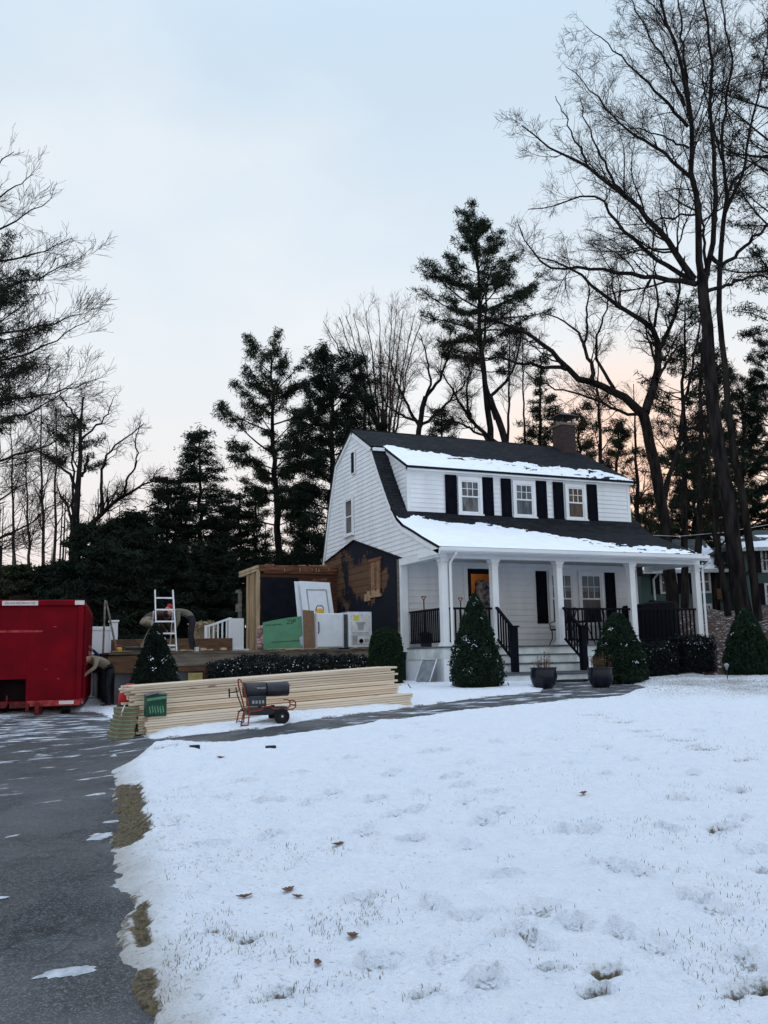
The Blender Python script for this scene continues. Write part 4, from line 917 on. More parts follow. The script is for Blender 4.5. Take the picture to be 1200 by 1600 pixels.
MB().box(-.36,.32,-.15,.15,.155,.285).build('fuel_tank',M['heat'],t,bevel=.03,local=True); MB().lathe([(.01,.0),(.035,.0),(.035,.025),(.01,.025)],(.08,-.05,.285),14).build('filler_cap',M['black'],t,local=True)
for y in (-.19,.19):
    w_=MB(); w_.lathe([(.06,-.03),(.115,-.032),(.128,-.015),(.128,.015),(.115,.032),(.06,.03)],(.20,y,.128),26,axis='y'); wh=w_.build('wheel',M['tyre'],t,smooth=True,local=True)
    MB().lathe([(.005,-.024),(.075,-.022),(.075,.022),(.005,.024)],(.20,y,.128),18,axis='y').build('rim',M['darkmetal'],wh,local=True)
    MB().lathe([(.004,-.036),(.018,-.034),(.018,.034),(.004,.036)],(.20,y,.128),10,axis='y').build('hub',M['alu'],wh,local=True)
MB().tube([(.20,-.2,.128),(.20,.2,.128)],.011,8).build('axle',M['darkmetal'],t,local=True)
b=MB()
for y in (-.17,.17):
    b.tube([(-.48,y,.01),(-.44,y,.20),(-.37,y,.27)],.012,7)
    b.tube([(-.48,y*.9,.01),(-.36,y,.01),(-.34,y,.21),(-.30,y,.225),(-.15,y,.235),(-.10,y,.29),(.0,y,.30),(.06,y,.25),(.30,y,.235),(.40,y,.24),(.44,y,.27),(.44,y,.35),(.40,y,.38),(.33,y,.38)],.012,7)
    b.tube([(-.34,y,.22),(-.38,y,.40),(-.44,y,.62),(-.46,y*.75,.70)],.012,7)
    b.tube([(-.46,y*.75,.70),(-.47,y*.5,.735),(-.475,0,.745)],.012,7,)
b.tube([(.44,-.17,.30),(.44,.17,.30)],.012,7); b.tube([(-.44,-.16,.06),(-.44,.16,.06)],.012,7)
b.build('tube_frame',M['orange'],t,smooth=True,local=True)
b=MB(); b.tube([(-.50,-.1,.56),(-.66,-.1,.53)],.009,6); b.tube([(-.66,-.1,.60),(-.655,-.1,.46)],.014,6); b.tube([(-.55,-.1,.62),(-.52,-.1,.48),(-.42,-.14,.20)],.010,6); b.tube([(-.52,-.12,.23),(-.40,-.12,.25)],.012,6); b.build('cord_wrap',M['darkmetal'],t,local=True)
lg=MB().lathe([(.001,0),(.022,0),(.022,.002),(.001,.002)],(-.235,-.117,.60),16,axis='y').build('badge',M['orange'],t,local=True)
text_mesh('lettering','Remington',.034,tmat((-.13,-.1225,.597),(1,0,0),(0,0,1)),M['reflect'],t,local=True)
# ================================================================== DUMPSTER
A=math.radians(7.6); wv=np.array([math.cos(A),-math.sin(A),0]); lv=np.array([math.sin(A),math.cos(A),0])
c0=atD(125.5,1098,19.5); dgz=float(gb(c0[0],c0[1])); 
t=thing('dumpster',(c0[0],c0[1],dgz),'large bright red roll off dumpster with a scuffed end and white warning strip','dumpster',rz=-A)
z0,z1=.20,2.37; Wd=2.44; Ld=5.2
def dbox(mb,u0,u1,v0,v1,a,b_,mi=0): mb.box(u0-Wd,u1-Wd,v0,v1,a,b_,mi)
b=MB()
dbox(b,0.05,.82,.05,.09,z0+.08,z1-.06); dbox(b,1.36,Wd-.05,.05,.09,z0+.08,z1-.06); dbox(b,.82,1.36,.05,.09,.74,z1-.06)
dbox(b,0,.05,.05,Ld,z0+.08,z1-.06); dbox(b,Wd-.05,Wd,.05,Ld,z0+.08,z1-.06); dbox(b,.05,Wd-.05,Ld-.05,Ld,z0,z1-.06); dbox(b,.05,Wd-.05,.09,Ld,z0+.05,z0+.09)
b.build('bin',M['red'],t,local=True,bevel=.006)
b=MB(); dbox(b,.82,1.36,.35,.39,.24,.74); dbox(b,.80,.82,.09,.39,.24,.76); dbox(b,1.36,1.38,.09,.39,.24,.76); dbox(b,.80,1.38,.09,.35,.74,.76); b.build('hook_recess',M['void'],t,local=True)
b=MB(); dbox(b,-.03,Wd+.03,-.02,.07,z1-.12,z1); dbox(b,-.03,.07,.07,Ld+.03,z1-.12,z1); dbox(b,Wd-.07,Wd+.03,.07,Ld+.03,z1-.12,z1); dbox(b,.07,Wd-.07,Ld-.07,Ld+.03,z1-.12,z1); b.build('top_rail',M['red'],t,local=True,bevel=.02)
for u in (0,Wd-.10): b=MB(); dbox(b,u,u+.10,.0,.05,z0,z1-.12); b.build('corner_post',M['red'],t,local=True,bevel=.012)
for k in range(8):
    for u in (Wd,-.055): b=MB(); dbox(b,u,u+.055,.42+k*.6,.50+k*.6,z0+.08,z1-.12); b.build('side_rib',M['red'],t,local=True,bevel=.01)
b=MB(); dbox(b,-.02,.80,-.03,.0,z0-.02,z0+.10); dbox(b,1.38,Wd,-.03,.0,z0-.02,z0+.10); dbox(b,Wd-.0,Wd+.03,-.0,Ld,z0-.0,z0+.11); b.build('bottom_rail',M['redworn'],t,local=True,bevel=.012)
b=MB(); dbox(b,.80,1.0,-.06,.0,z0-.03,z0+.10); dbox(b,1.06,1.38,-.05,.0,z0-.04,z0+.08); dbox(b,1.38,1.44,-.10,.0,z0-.10,z0+.05); dbox(b,1.56,1.64,-.09,.0,z0-.16,z0+.07); dbox(b,1.0,1.03,-.08,-.05,z0+.0,z0+.22); b.build('latch',M['rust'],t,local=True,bevel=.01)
b=MB()
for u in (.66,1.52): dbox(b,u,u+.16,.1,Ld,.02,.25)
b.build('skid',M['rust'],t,local=True)
for u in (.25,Wd-.35):
    MB().lathe([(.02,-.09),(.11,-.09),(.12,-.07),(.12,.07),(.11,.09),(.02,.09)],(u+.05-Wd,.45,.12),18,axis='x').build('roller',M['darkmetal'],t,smooth=True,local=True)
b=MB(); dbox(b,Wd-.42,Wd-.13,-.036,-.031,z0+.015,z0+.085); dbox(b,Wd-.17,Wd+.02,-.026,-.021,z1-.105,z1-.015); dbox(b,Wd+.031,Wd+.036,.05,.6,z0+.01,z0+.03); b.build('reflector',M['reflect'],t,local=True)
b=MB(); dbox(b,.84,1.54,-.026,-.021,z1-.115,z1-.02); sg=b.build('warning_strip',M['reflect'],t,local=True)
text_mesh('lettering','DO NOT FILL ABOVE TOP',.050,tmat((1.19-Wd,-.027,z1-.068),(1,0,0),(0,0,1)),M['ink'],t,local=True)
b=MB(); rr=random.Random(4)
b.add([(.45-Wd,.046,1.70),(1.62-Wd,.046,1.70),(1.66-Wd,.046,1.735),(1.2-Wd,.046,1.75),(.5-Wd,.046,1.735)],[(0,1,2,3,4)])
for k in range(7):
    u=rr.uniform(.1,2.2);z=rr.uniform(.6,2.1); w_=rr.uniform(.02,.1); h=rr.uniform(.006,.02); b.add([(u-Wd,.0465,z),(u+w_-Wd,.0465,z-.01),(u+w_*.8-Wd,.0465,z+h),(u-Wd+.01,.0465,z+h)],[(0,1,2,3)])
b.build('scuff',M['redworn'],t,local=True,recalc=False)
# ================================================================== THINGS ON THE PLATFORM
def ap(x0,x1,y0,y1,h,name,label): return thing(name,((x0+x1)/2,(y0+y1)/2,.0),label,'appliance')
t=ap(-2.24,-1.42,2.75,3.4,.93,'dishwasher','white appliance standing door out beside the bare backed dryer')
MB().box(-2.21,-1.46,2.80,3.42,.04,.93).build('cabinet',M['appl'],t,bevel=.012); MB().box(-2.20,-1.50,2.75,2.797,.06,.925).build('door_panel',M['appl'],t,bevel=.02)
MB().tube([(-2.18,2.74,.42),(-2.18,2.70,.46),(-2.18,2.70,.66),(-2.18,2.74,.70)],.014,8).build('handle',M['black'],t,smooth=True); MB().box(-1.455,-1.36,2.82,3.35,.03,.90).build('side_insulation',M['appldark'],t)
t=ap(-1.34,-.66,2.75,3.4,.95,'dryer','clothes dryer with its bare metal back, yellow sticker and vent hole showing')
MB().box(-1.34,-.68,2.78,3.4,.05,.96).build('cabinet',M['appl'],t,bevel=.012)
MB().box(-1.27,-.75,2.765,2.779,.12,.90).build('back_plate',M['reflect'],t,bevel=.004)
MB().box(-1.20,-1.05,2.758,2.764,.74,.87).build('sticker',M['sticker'],t)
b=MB(); b.add([(-1.15,2.757,.70),(-.86,2.757,.70),(-.91,2.757,.62),(-.93,2.757,.50),(-1.07,2.757,.50),(-1.09,2.757,.62)],[(0,1,2,3,4,5)]); b.box(-1.24,-1.1,2.755,2.764,.14,.34); b.box(-1.24,-.78,2.757,2.764,.41,.43); b.box(-1.24,-.78,2.757,2.764,.36,.375); b.box(-.90,-.78,2.757,2.764,.18,.26); b.build('pressed_panel',M['applgrey'],t,recalc=False)
MB().lathe([(.002,.0),(.055,.0),(.055,-.03),(.045,-.03)],(-1.0,2.764,.21),20,axis='y').build('vent_hole',M['black'],t,smooth=True)
b=MB()
for k in range(18):
    a=k/18*2*PI; b.lathe([(.001,-.006),(.008,-.005),(.008,0)],(-1.01+.25*max(-1,min(1,1.4*math.cos(a))),2.765,.51+.37*max(-1,min(1,1.4*math.sin(a)))),6,axis='y')
b.build('screw',M['appldark'],t); b=MB(); b.box(-1.32,-1.22,2.8,2.9,0,.05); b.box(-.8,-.7,2.8,2.9,0,.05); b.build('foot',M['black'],t)
MB().box(-1.34,-.68,2.79,3.41,.961,.975).build('worktop',M['applgrey'],t,bevel=.004)
t=thing('sheathing_board',(-3.1,2.9,0),'green printed sheathing board cut on a slant, leaning on the platform edge','board')
pl=[(-3.61,.02),(-2.60,.02),(-2.56,.05),(-2.60,.12),(-2.67,.16),(-2.66,.30),(-2.58,.36),(-2.56,.40),(-2.57,.86),(-2.95,.82),(-3.3,.76),(-3.61,.70)]
MB().prism(pl,lambda u,v,s:(u,2.80+.14*v+.014*s,v)).build('board',M['green_board'],t)
t1=tmat((-2.92,2.795+.14*.70,.70),(1,.0,.08),(0,.14,1)); text_mesh('lettering','ZIP',.17,tmat((-2.86,2.795+.14*.715,.715),(1,0,.07),(.25,.14,1)),M['ink'],t)
text_mesh('lettering','ROOF AND WALL',.055,tmat((-3.32,2.795+.14*.64,.64),(1,0,.07),(0,.14,1)),M['ink'],t); text_mesh('lettering','SHEATHING SYSTEM INSTALL THIS SIDE OUT',.038,tmat((-3.02,2.795+.14*.22,.22),(1,0,.05),(0,.14,1)),M['ink'],t)
o=MB().prism([(-2.54,.01),(-2.25,.01),(-2.24,1.0),(-2.53,1.02)],lambda u,v,s:(u,2.80+.10*v+.05*s,v)).build('brown_panel',M['card'],bevel=.004); tag(o,'plain brown board standing between the green board and the white appliance','board')
def door_leaf(x0,x1,z1,y,lab,sh,nm='cabinet_door',pan=True):
    t=thing(nm,((x0+x1)/2,y,0),lab,'door','white doors leaning in the ruined corner')
    f=lambda u,v,s:(u+sh*(v/1.8),y+.22*v+.035*s,v)
    MB().prism([(x0,.01),(x1,.01),(x1,z1-.03),(x0,z1)],f).build('door_leaf',M['appl'],t,bevel=.004)
    if pan:
        b=MB(); a,b_,c,d=x0+.16,x1-.12,.35,z1-.22
        for (p,q,r_,s_) in ((a,b_,d-.03,d),(a,b_,c,c+.03),(a,a+.03,c+.03,d-.03),(b_-.03,b_,c+.03,d-.03)): b.prism([(p,r_),(q,r_),(q,s_),(p,s_)],lambda u,v,s:(u+sh*(v/1.8),y+.22*v-.012+.010*s,v))
        b.build('panel_moulding',M['applgrey'],t)
door_leaf(-2.17,-1.30,1.86,3.60,'front white panelled door leaning in the ruined corner',-.10)
door_leaf(-2.33,-1.70,1.86,3.72,'plain white door edge sticking out left behind the panelled door',-.04,pan=False)
t=thing('yellow_tool',(-2.03,3.0,.935),'small yellow boxed tool with a curved handle on top of the white appliance','tool')  # small tool in a yellow case, gives no light
MB().box(-2.14,-1.94,2.95,3.1,.936,1.06).build('case',M['yellow'],t,bevel=.02); MB().tube([(-2.15,3.02,1.03),(-2.13,3.02,1.10),(-2.09,3.02,1.135),(-1.99,3.02,1.135),(-1.95,3.02,1.10),(-1.93,3.02,1.03)],.012,8).build('handle',M['black'],t,smooth=True)
MB().tube([(-2.36,2.98,.94),(-2.15,2.98,.95)],.01,6).build('blade',M['metal'],t)
# step ladder
t=thing('ladder',(-6.13,2.05,-1.2),'aluminium ladder leaning on the platform behind the snowy cone shrub','ladder')
zt_=1.44
p=lambda u,z:(-6.36+.42*u+(.03*(zt_-z)*(1 if u>.5 else .2)),1.72+.16*(z+.3)*.5+.3*0,z)
for u in (0,1): MB().beam((-6.36+.46*u,2.12,.003),(-6.36+.42*u,2.5,zt_+.02),.028,.065).build('rail',M['alu'],t,bevel=.006)
for k in range(5):
    f=.10+k*.195; a=np.array((-6.36,2.12,.0))*(1-f)+np.array((-6.36,2.5,zt_))*f; b_=np.array((-5.90,2.12,.0))*(1-f)+np.array((-5.94,2.5,zt_))*f
    MB().beam(a+np.array([.016,0,0]),b_-np.array([.016,0,0]),.05,.035).build('rung',M['alu'],t)
b=MB(); b.beam((-6.40,3.0,.0),(-6.38,2.5,.95),.02,.05); b.beam((-5.9,3.0,.0),(-5.93,2.5,.95),.02,.05); b.build('brace',M['alu'],t)
# chainsaw-like tool and scraps on the left corner
t=thing('power_saw',(-7.05,2.6,0),'orange and black power saw lying on the left end of the platform','saw')
MB().box(-7.2,-7.08,2.5,2.62,.01,.12).build('motor',M['yellow'],t,bevel=.03); MB().tube([(-7.22,2.6,.06),(-7.25,2.6,.12),(-7.14,2.6,.18),(-7.06,2.6,.13)],.014,8).build('handle',M['orange'],t,smooth=True); MB().box(-7.0,-6.6,2.57,2.59,.05,.12).build('blade',M['darkmetal'],t,bevel=.01)
MB().tube([(-7.0,2.5,.55),(-6.85,2.5,.33),(-6.68,2.5,.12)],.008,5).tube([(-6.85,2.5,.33),(-7.0,2.5,.2)],.008,5).build('cord',M['darkmetal'],t)
o=MB().beam((-7.0,3.0,.10),(-5.6,3.6,.07),.20,.10).build('timber_offcut',M['weather'],bevel=.008); tag(o,'grey timber lying on the platform behind the power saw','timber')
o=MB().beam((-6.9,5.8,.2),(-3.6,6.2,.22),.3,.36).build('demolition_debris',M['beam_brown'],bevel=.01); tag(o,'low dark timber pile at the back of the platform','timber')
rr=random.Random(21)
for k,lb in enumerate(('white scrap block near the ladder foot','pale wood splinter board beside the standing worker','small white can on the platform by the worker','pale scrap of wood in front of the white stair rail')):
    x=(-5.9,-5.2,-5.35,-4.7)[k]; o=MB().obox((x,2.5,.05),(.07 if k!=2 else .04,.02,0),(-.01,.05,0),(0,0,.03+.02*(k==2))).build('wood_scrap',M['stud'] if k in(1,3) else M['reflect'],bevel=.004); tag(o,lb,'scrap','scraps on the platform')
# white stair rail
t=thing('stair_railing',(-4.0,6.7,0),'white stair railing sloping up to the ruined wall','railing')
b=MB(); b.box(-4.24,-4.16,6.66,6.74,-.05,.78); b.box(-3.55,-3.45,6.66,6.74,-.05,1.0); b.build('post',M['white'],t,bevel=.006); MB().beam((-4.2,6.7,.74),(-3.5,6.7,.98),.06,.06).beam((-4.2,6.7,.12),(-3.5,6.7,.30),.04,.05).build('rail',M['white'],t)
for k in range(5):
    f=(k+.7)/5.5; MB().box(-4.2+.7*f-.02,-4.2+.7*f+.02,6.68,6.72,.15+.2*f,.72+.24*f).build('baluster',M['white'],t)
MB().box(-3.45,-3.1,6.68,6.74,-.1,.98).box(-3.5,-2.95,6.62,6.8,-.2,.10).build('side_panel',M['white'],t)
# white gate behind the dumpster
t=thing('vinyl_fence',(-7.0,6.7,-1.1),'white vinyl fence panel and capped post behind the dumpster','fence')
MB().box(-7.75,-6.86,6.7,6.74,-1.1,.66).build('fence_panel',M['white'],t); MB().box(-7.75,-6.86,6.68,6.76,.66,.76).build('top_rail',M['white'],t,bevel=.008)
q=MB().box(-6.86,-6.66,6.62,6.82,-1.1,.88).build('post',M['white'],t,bevel=.006); MB().box(-6.89,-6.63,6.59,6.85,.88,.93).build('cap',M['white'],q,bevel=.012)
MB().box(-7.65,-7.02,6.69,6.698,.0,.6).build('recess',M['applgrey'],t) if False else None
for k,(x0,x1,zt2,lb) in enumerate(((-7.38,-7.30,1.30,'upright grey board leaning between the dumpster and the white fence'),(-7.05,-7.27,1.28,'slanted grey board crossing the upright one by the white fence'))):
    o=MB().beam((x0,3.6,-.0),(x1,4.2,zt2),.035,.11,upv=(0,1,0)).build('leaning_board',M['weather'],bevel=.003); tag(o,lb,'board','grey boards leaning by the fence')
# window screen against the porch skirt
t=thing('window_screen',(-.25,-.3,ZB),'grey mesh window screen leaning on the porch skirting','window screen')
A0=np.array((-.10,-.62,ZB+.03));A1=np.array((-.10,-.10,-.32));U_=np.array((-.0,1.15,0))*0
def sc(u,v): 
    return np.array((-.12-.30*(1-v),.12+.80*(1-u)-.15*(1-v),ZB+.05+.58*v))
b=MB(); cor=[sc(0,0),sc(1,0),sc(1,1),sc(0,1)]
off=np.array((-.012,0,-.006)); b.add(cor+[c-off for c in cor],[(0,1,2,3),(7,6,5,4),(0,4,5,1),(1,5,6,2),(2,6,7,3),(3,7,4,0)]); b.build('mesh',M['applgrey'],t)
b=MB()
for i in range(4): b.tube([cor[i]+off*1.2,cor[(i+1)%4]+off*1.2],.014,4)
b.build('screen_frame',M['alu'],t)
# shovels, chairs, grill, table on the porch
def shovel(x,y,h,lb):
    t=thing('shovel',(x,y,0),lb,'shovel','shovels stored on the porch')
    MB().tube([(x,y,.05),(x+.01,y+.05,h-.10)],.016,7).build('shaft',M['darkmetal'],t); hd=MB(); hd.tube([(x+.01,y+.05,h-.10),(x-.045,y+.055,h-.02),(x-.05,y+.055,h)],.012,6); hd.tube([(x+.01,y+.05,h-.10),(x+.065,y+.055,h-.02),(x+.07,y+.055,h)],.012,6); hd.tube([(x-.055,y+.055,h),(x+.075,y+.055,h)],.014,6); hd.build('grip',M['orange'],t,smooth=True)
    MB().prism([(-.15,.02),(.15,.02),(.17,.36),(0,.42),(-.17,.36)],lambda u,v,s:(x+u,y-.05-.02*s+.1*v,v)).build('blade',M['darkmetal'],t,bevel=.004)
shovel(.42,1.85,1.32,'shovel with orange grip standing left of the first porch column'); shovel(1.42,1.7,1.28,'shovel with orange grip standing between the first column and the door')
def chair(x,y,rz,lb):
    t=thing('porch_chair',(x,y,0),lb,'chair','black metal porch chairs',rz=rz)
    MB().box(-.24,.24,-.24,.24,.41,.45).build('seat',M['black'],t,local=True,bevel=.01)
    b=MB(); b.tube([(-.23,.22,.45),(-.24,.28,.75),(-.22,.36,.98),(0,.40,1.02),(.22,.36,.98),(.24,.28,.75),(.23,.22,.45)],.015,7)
    for k in range(7): u=-.17+.057*k; b.tube([(u,.23,.45),(u,.29,.75),(u,.375,.99)],.008,5)
    b.build('backrest',M['black'],t,local=True)
    for sx in(-1,1):
        for sy in(-1,1): MB().tube([(.21*sx,.2*sy,.42),(.20*sx,.20*sy,.2),(.25*sx,.29*sy,.0)],.015,6).build('leg',M['black'],t,local=True)
        MB().tube([(.25*sx,.27,.70),(.27*sx,-.1,.66),(.26*sx,-.24,.60),(.25*sx,-.22,.42)],.014,6).build('armrest',M['black'],t,local=True)
chair(4.35,1.45,-1.75,'black metal porch chair below the left shutter beside the steps'); chair(5.95,1.45,-.2,'black metal porch chair behind the railing under the right window')
t=thing('porch_table',(5.0,1.5,0),'small dark table behind the railing between the porch chairs','table'); MB().lathe([(.01,.62),(.36,.62),(.37,.64),(.36,.66),(.01,.66)],(5.1,1.4,0),20).build('table_top',M['black'],t); 
for k in range(3): a=k*2.1; MB().tube([(5.1,1.4,.6),(5.1+.3*math.cos(a),1.4+.3*math.sin(a),0)],.015,6).build('leg',M['black'],t)
t=thing('covered_grill',(6.9,1.2,0),'bulky grill under a black fabric cover at the right end of the porch','grill')
b=MB(); n=24; prof=[(0.80,.05),(.80,.45),(.77,.80),(.76,1.02),(.70,1.12),(.3,1.16),(.01,1.17)]
for i,(r_,z) in enumerate(prof):
    for k in range(n):
        a=2*PI*k/n; c_,s_=math.cos(a),math.sin(a); e=.35; fx=math.copysign(abs(c_)**e,c_);fy2=math.copysign(abs(s_)**e,s_); wob=1+.03*math.sin(5*a+z*6)
        b.v.append((7.10+r_*1.0*fx*wob,1.15+r_*.52*fy2*wob,z+(.05*fx if z>.9 else 0)))
for i in range(len(prof)-1):
    for k in range(n): p_=i*n+k;q_=i*n+(k+1)%n; b.f.append((p_,q_,q_+n,p_+n)); b.m.append(0)
b.build('fabric_cover',M['black'],t,smooth=True); MB().box(6.6,7.6,.9,1.4,0,.05).build('base',M['darkmetal'],t)
# ================================================================== POTS, PATH LIGHTS
def pot(px,py,lb,seed,s=1.):
    p=atD(px,py,19.75); z=float(gb(p[0],p[1])); t=thing('planter_pot',(p[0],p[1],z-.01),lb,'planter','dark pots flanking the steps')
    MB().lathe([(.01,0),(.17*s,0),(.25*s,.10*s),(.285*s,.24*s),(.275*s,.34*s),(.265*s,.40*s),(.285*s,.415*s),(.28*s,.44*s),(.245*s,.44*s),(.235*s,.40*s)],(0,0,0),32).build('pot',M['pot'],t,smooth=True,local=True)
    MB().lathe([(.001,.40*s),(.24*s,.40*s),(.24*s,.38*s)],(0,0,0),20).build('soil',M['soil'],t,local=True)
    b=MB(); r=random.Random(seed)
    for k in range(26):
        a=r.uniform(0,2*PI); d=r.uniform(.02,.2); h=r.uniform(.12,.34)*(1.25-d*2); x,y=d*math.cos(a),d*math.sin(a); q=(x*1.25,y*1.25,.40+h)
        b.tube([(x,y,.39),(x*1.1+.01,y*1.1,.40+h*.5),q],[.005,.004,.002],4,cap=False)
        for m in range(3): f=r.uniform(.3,.9); e=r.uniform(-.06,.06); b.tube([(x*(1+.25*f),y*(1+.25*f),.39+h*f),(x*1.2+e,y*1.2-e,.39+h*f+.05)],.003,3,cap=False)
        if k%4==0: b.lathe([(.002,-.018),(.018,0),(.002,.018)],q,6)
    b.build('dry_plant',M['stem'],t,local=True)
pot(850,1070,'dark glazed pot with dry stems in front of the steps, left one',1); pot(939,1066,'dark glazed pot with dry stems right of the steps by the rounded shrub',2,.95)
def plight(px,py,h,lb,tilt_=0.):
    p=atG(px,py); z=float(gh(p[0],p[1]))-.02; t=thing('path_light',(p[0],p[1],z),lb,'path light','garden path lights')
    MB().tube([(0,0,0),(tilt_*h,0,h*.62)],.010,6).build('stake',M['darkmetal'],t,local=True)
    if h>.2:
        c=MB(); c.lathe([(.012,h*.6),(.035,h*.78),(.05,h*.82),(.055,h*.93),(.02,h),(.002,h)],(tilt_*h,0,0),12); c.build('lamp_head',M['applgrey'],t,smooth=True,local=True)
plight(1137,1066,.36,'grey path light in front of the hedge at the porch end'); plight(1187,1056,.34,'grey path light in front of the far right cone shrub'); plight(796,1076,.13,'short dark path stake beside the tall cone shrub',-.3); plight(643,1078,.17,'short tilted stake in the snow near the lumber end',-.5)
# ================================================================== SHRUBS
def leaves(P,size,rs,flat=0.,asp=.45):
    N=len(P); a=rs.normal(size=(N,3)); a[:,2]*=(1-flat); a/=np.linalg.norm(a,axis=1)[:,None]
    b_=rs.normal(size=(N,3)); b_-=a*(b_*a).sum(1)[:,None]; b_/=np.linalg.norm(b_,axis=1)[:,None]
    s=size*rs.uniform(.6,1.3,N)[:,None]
    V=np.concatenate([P-a*s,P+b_*s*asp,P+a*s,P-b_*s*asp]); i=np.arange(N); return V,np.stack([i,i+N,i+2*N,i+3*N],1)
def shrub(name,c,shape,n,size,m,label,cat,seed,dust=.02,core=True,group=None,bump=.19,asp=.4):
    """shape(u in [0,1], ang) -> radius ; c base centre; c[3] = height"""
    rs=np.random.RandomState(seed); x,y,z,h=c
    t=thing(name,(x,y,z),label,cat,group)
    u=rs.beta(1.15,1.25,n); a=rs.uniform(0,2*PI,n); R=shape(u,a); f=1-np.abs(rs.normal(0,.08,n))+.10*(rs.rand(n)<.06)*rs.rand(n); f*=1+bump*((fbm(a*2.2+9,u*7,1.,3,seed)-.5)*2+(fbm(a*6+9,u*16,1.,2,seed+4)-.5)*1.3)
    P=np.stack([R*f*np.cos(a),R*f*np.sin(a),u*h+rs.normal(0,.01,n)],1)
    V,F=leaves(P,size,rs,0,asp); mesh_np('foliage',V,[F],M[m] if isinstance(m,str) else m,t,local=True)
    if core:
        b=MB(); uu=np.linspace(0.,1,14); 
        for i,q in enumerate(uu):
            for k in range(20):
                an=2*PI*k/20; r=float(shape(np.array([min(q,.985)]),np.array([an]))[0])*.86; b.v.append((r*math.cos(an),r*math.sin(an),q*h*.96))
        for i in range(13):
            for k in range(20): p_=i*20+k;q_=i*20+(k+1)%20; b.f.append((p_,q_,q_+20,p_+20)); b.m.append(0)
        b.build('shade_core',M['core'],t,local=True,recalc=False)  # solid near-black core stands in for the shade deep in the shrub
    if dust:
        k=int(n*dust); k0=max(3,k//9); cc=rs.uniform(0,1,(k0,2)); ci=rs.randint(0,k0,k); u=np.clip(.05+.9*cc[ci,0]+rs.normal(0,.012,k),0,1); a=cc[ci,1]*2*PI+rs.normal(0,.10,k); R=shape(u,a)*1.02
        P=np.stack([R*np.cos(a),R*np.sin(a),u*h+.01],1); V,F=leaves(P,size*.42,rs,.9,.7); mesh_np('snow_dusting',V,[F],M['snow'],t,local=True)
    return t
def cone_shape(r,p=.75,lo=.12): return lambda u,a: r*np.clip(1-u,0,1)**p*np.clip(.75+u/lo*.25,0,1)+.01
def base(px,py):
    p=atG(px,py); return p[0],p[1],float(gh(p[0],p[1]))-.03
def at_depth(px,py,D):
    p=atD(px,py,D); return p[0],p[1],float(gh(p[0],p[1]))-.03
x,y,z=at_depth(746,1075,19.9); shrub('cone_spruce',(x,y,z,1.98),cone_shape(.62,.66),15000,.032,'spruce','tall dense cone shaped dwarf spruce left of the porch steps','shrub',1,.018)
x,y,z=at_depth(970,1062,20.9); shrub('cone_spruce',(x,y,z,1.62),lambda u,a:.66*np.clip(1-u,0,1)**.5*np.clip(.8+u*2,0,1)+.01,13000,.034,'spruce','leaning rounded cone spruce right of the porch steps','shrub',2,.02)
x,y,z=at_depth(1172,1053,22.5); shrub('cone_spruce',(x,y,z,1.62),cone_shape(.66,.55),12000,.036,'spruce','broad dark cone spruce at the far right edge','shrub',3,.004)
x,y,z=float(atY(243,1000,1.2)[0]),1.2,-1.25; shrub('cone_spruce',(x,y,z,1.86),cone_shape(.66,.72),14000,.034,'needle_dk','snow dusted cone spruce in front of the platform and ladder','shrub',4,.022)
x,y,z=at_depth(604,1064,21.4); shrub('box_shrub',(x,y,z,1.30),lambda u,a:.40*np.clip(1-u**6,0,1)**.5*(.93+.1*u)+.01,11000,.026,'boxwood','clipped egg shaped green shrub at the corner of the stripped wall','shrub',5,.0,bump=.07)
def hedge(c,lx,ly,h,n,size,m,label,seed,dust,rz=0,ragged=.05,group=None):
    rs=np.random.RandomState(seed); t=thing('hedge',c,label,'hedge',group,rz=rz)
    P=rs.uniform(-1,1,(n*2,3)); q=np.max(np.abs(P)*np.array([1,1,1]),axis=1); P=P/q[:,None]*rs.uniform(.82,1.04,(n*2,1)); P=P[:n]
    P=P*np.array([lx/2,ly/2,h/2])+np.array([0,0,h/2]); P[:,2]*=1+ragged*(fbm(P[:,0]*3+5,P[:,1]*3,1,3,seed)-.5)*4
    P+=rs.normal(0,.02,P.shape); V,F=leaves(P,size,rs,0,.5); mesh_np('foliage',V,[F],M[m],t,local=True)
    MB().box(-lx/2*.86,lx/2*.86,-ly/2*.8,ly/2*.8,0,h*.78).build('shade_core',M['core'],t,local=True)  # near-black box filling the hedge, inner shade put into its colour
    if dust:
        k=int(n*dust); P=np.stack([rs.uniform(-lx/2,lx/2,k),rs.uniform(-ly/2,ly/2*.6,k),h*(.4+.62*rs.rand(k)**.5)],1); P[:,1]=np.where(P[:,2]<h*.93,-ly/2*1.03,P[:,1]); P+=rs.normal(0,.01,P.shape); V,F=leaves(P,size*.42,rs,.6,.8); mesh_np('snow_dusting',V,[F],M['snow'],t,local=True)
    return t
HGp='clipped hedges under the porch'
p=atY(1027,1058,-.55); hedge((p[0],-.55,float(gh(p[0],-.55))-.03),.92,.6,.86,9000,.030,'holly','left one of the two square dark hedges below the porch rail',6,.004,group=HGp)
p=atY(1086,1058,-.55); hedge((p[0],-.55,float(gh(p[0],-.55))-.03),1.0,.6,.86,9500,.030,'holly','right one of the two square dark hedges at the porch corner',7,.006,group=HGp)
hedge((-3.15,1.45,-1.12),4.1,.75,.90,26000,.032,'holly','long low snow flecked hedge in front of the platform',8,.009,ragged=.10)
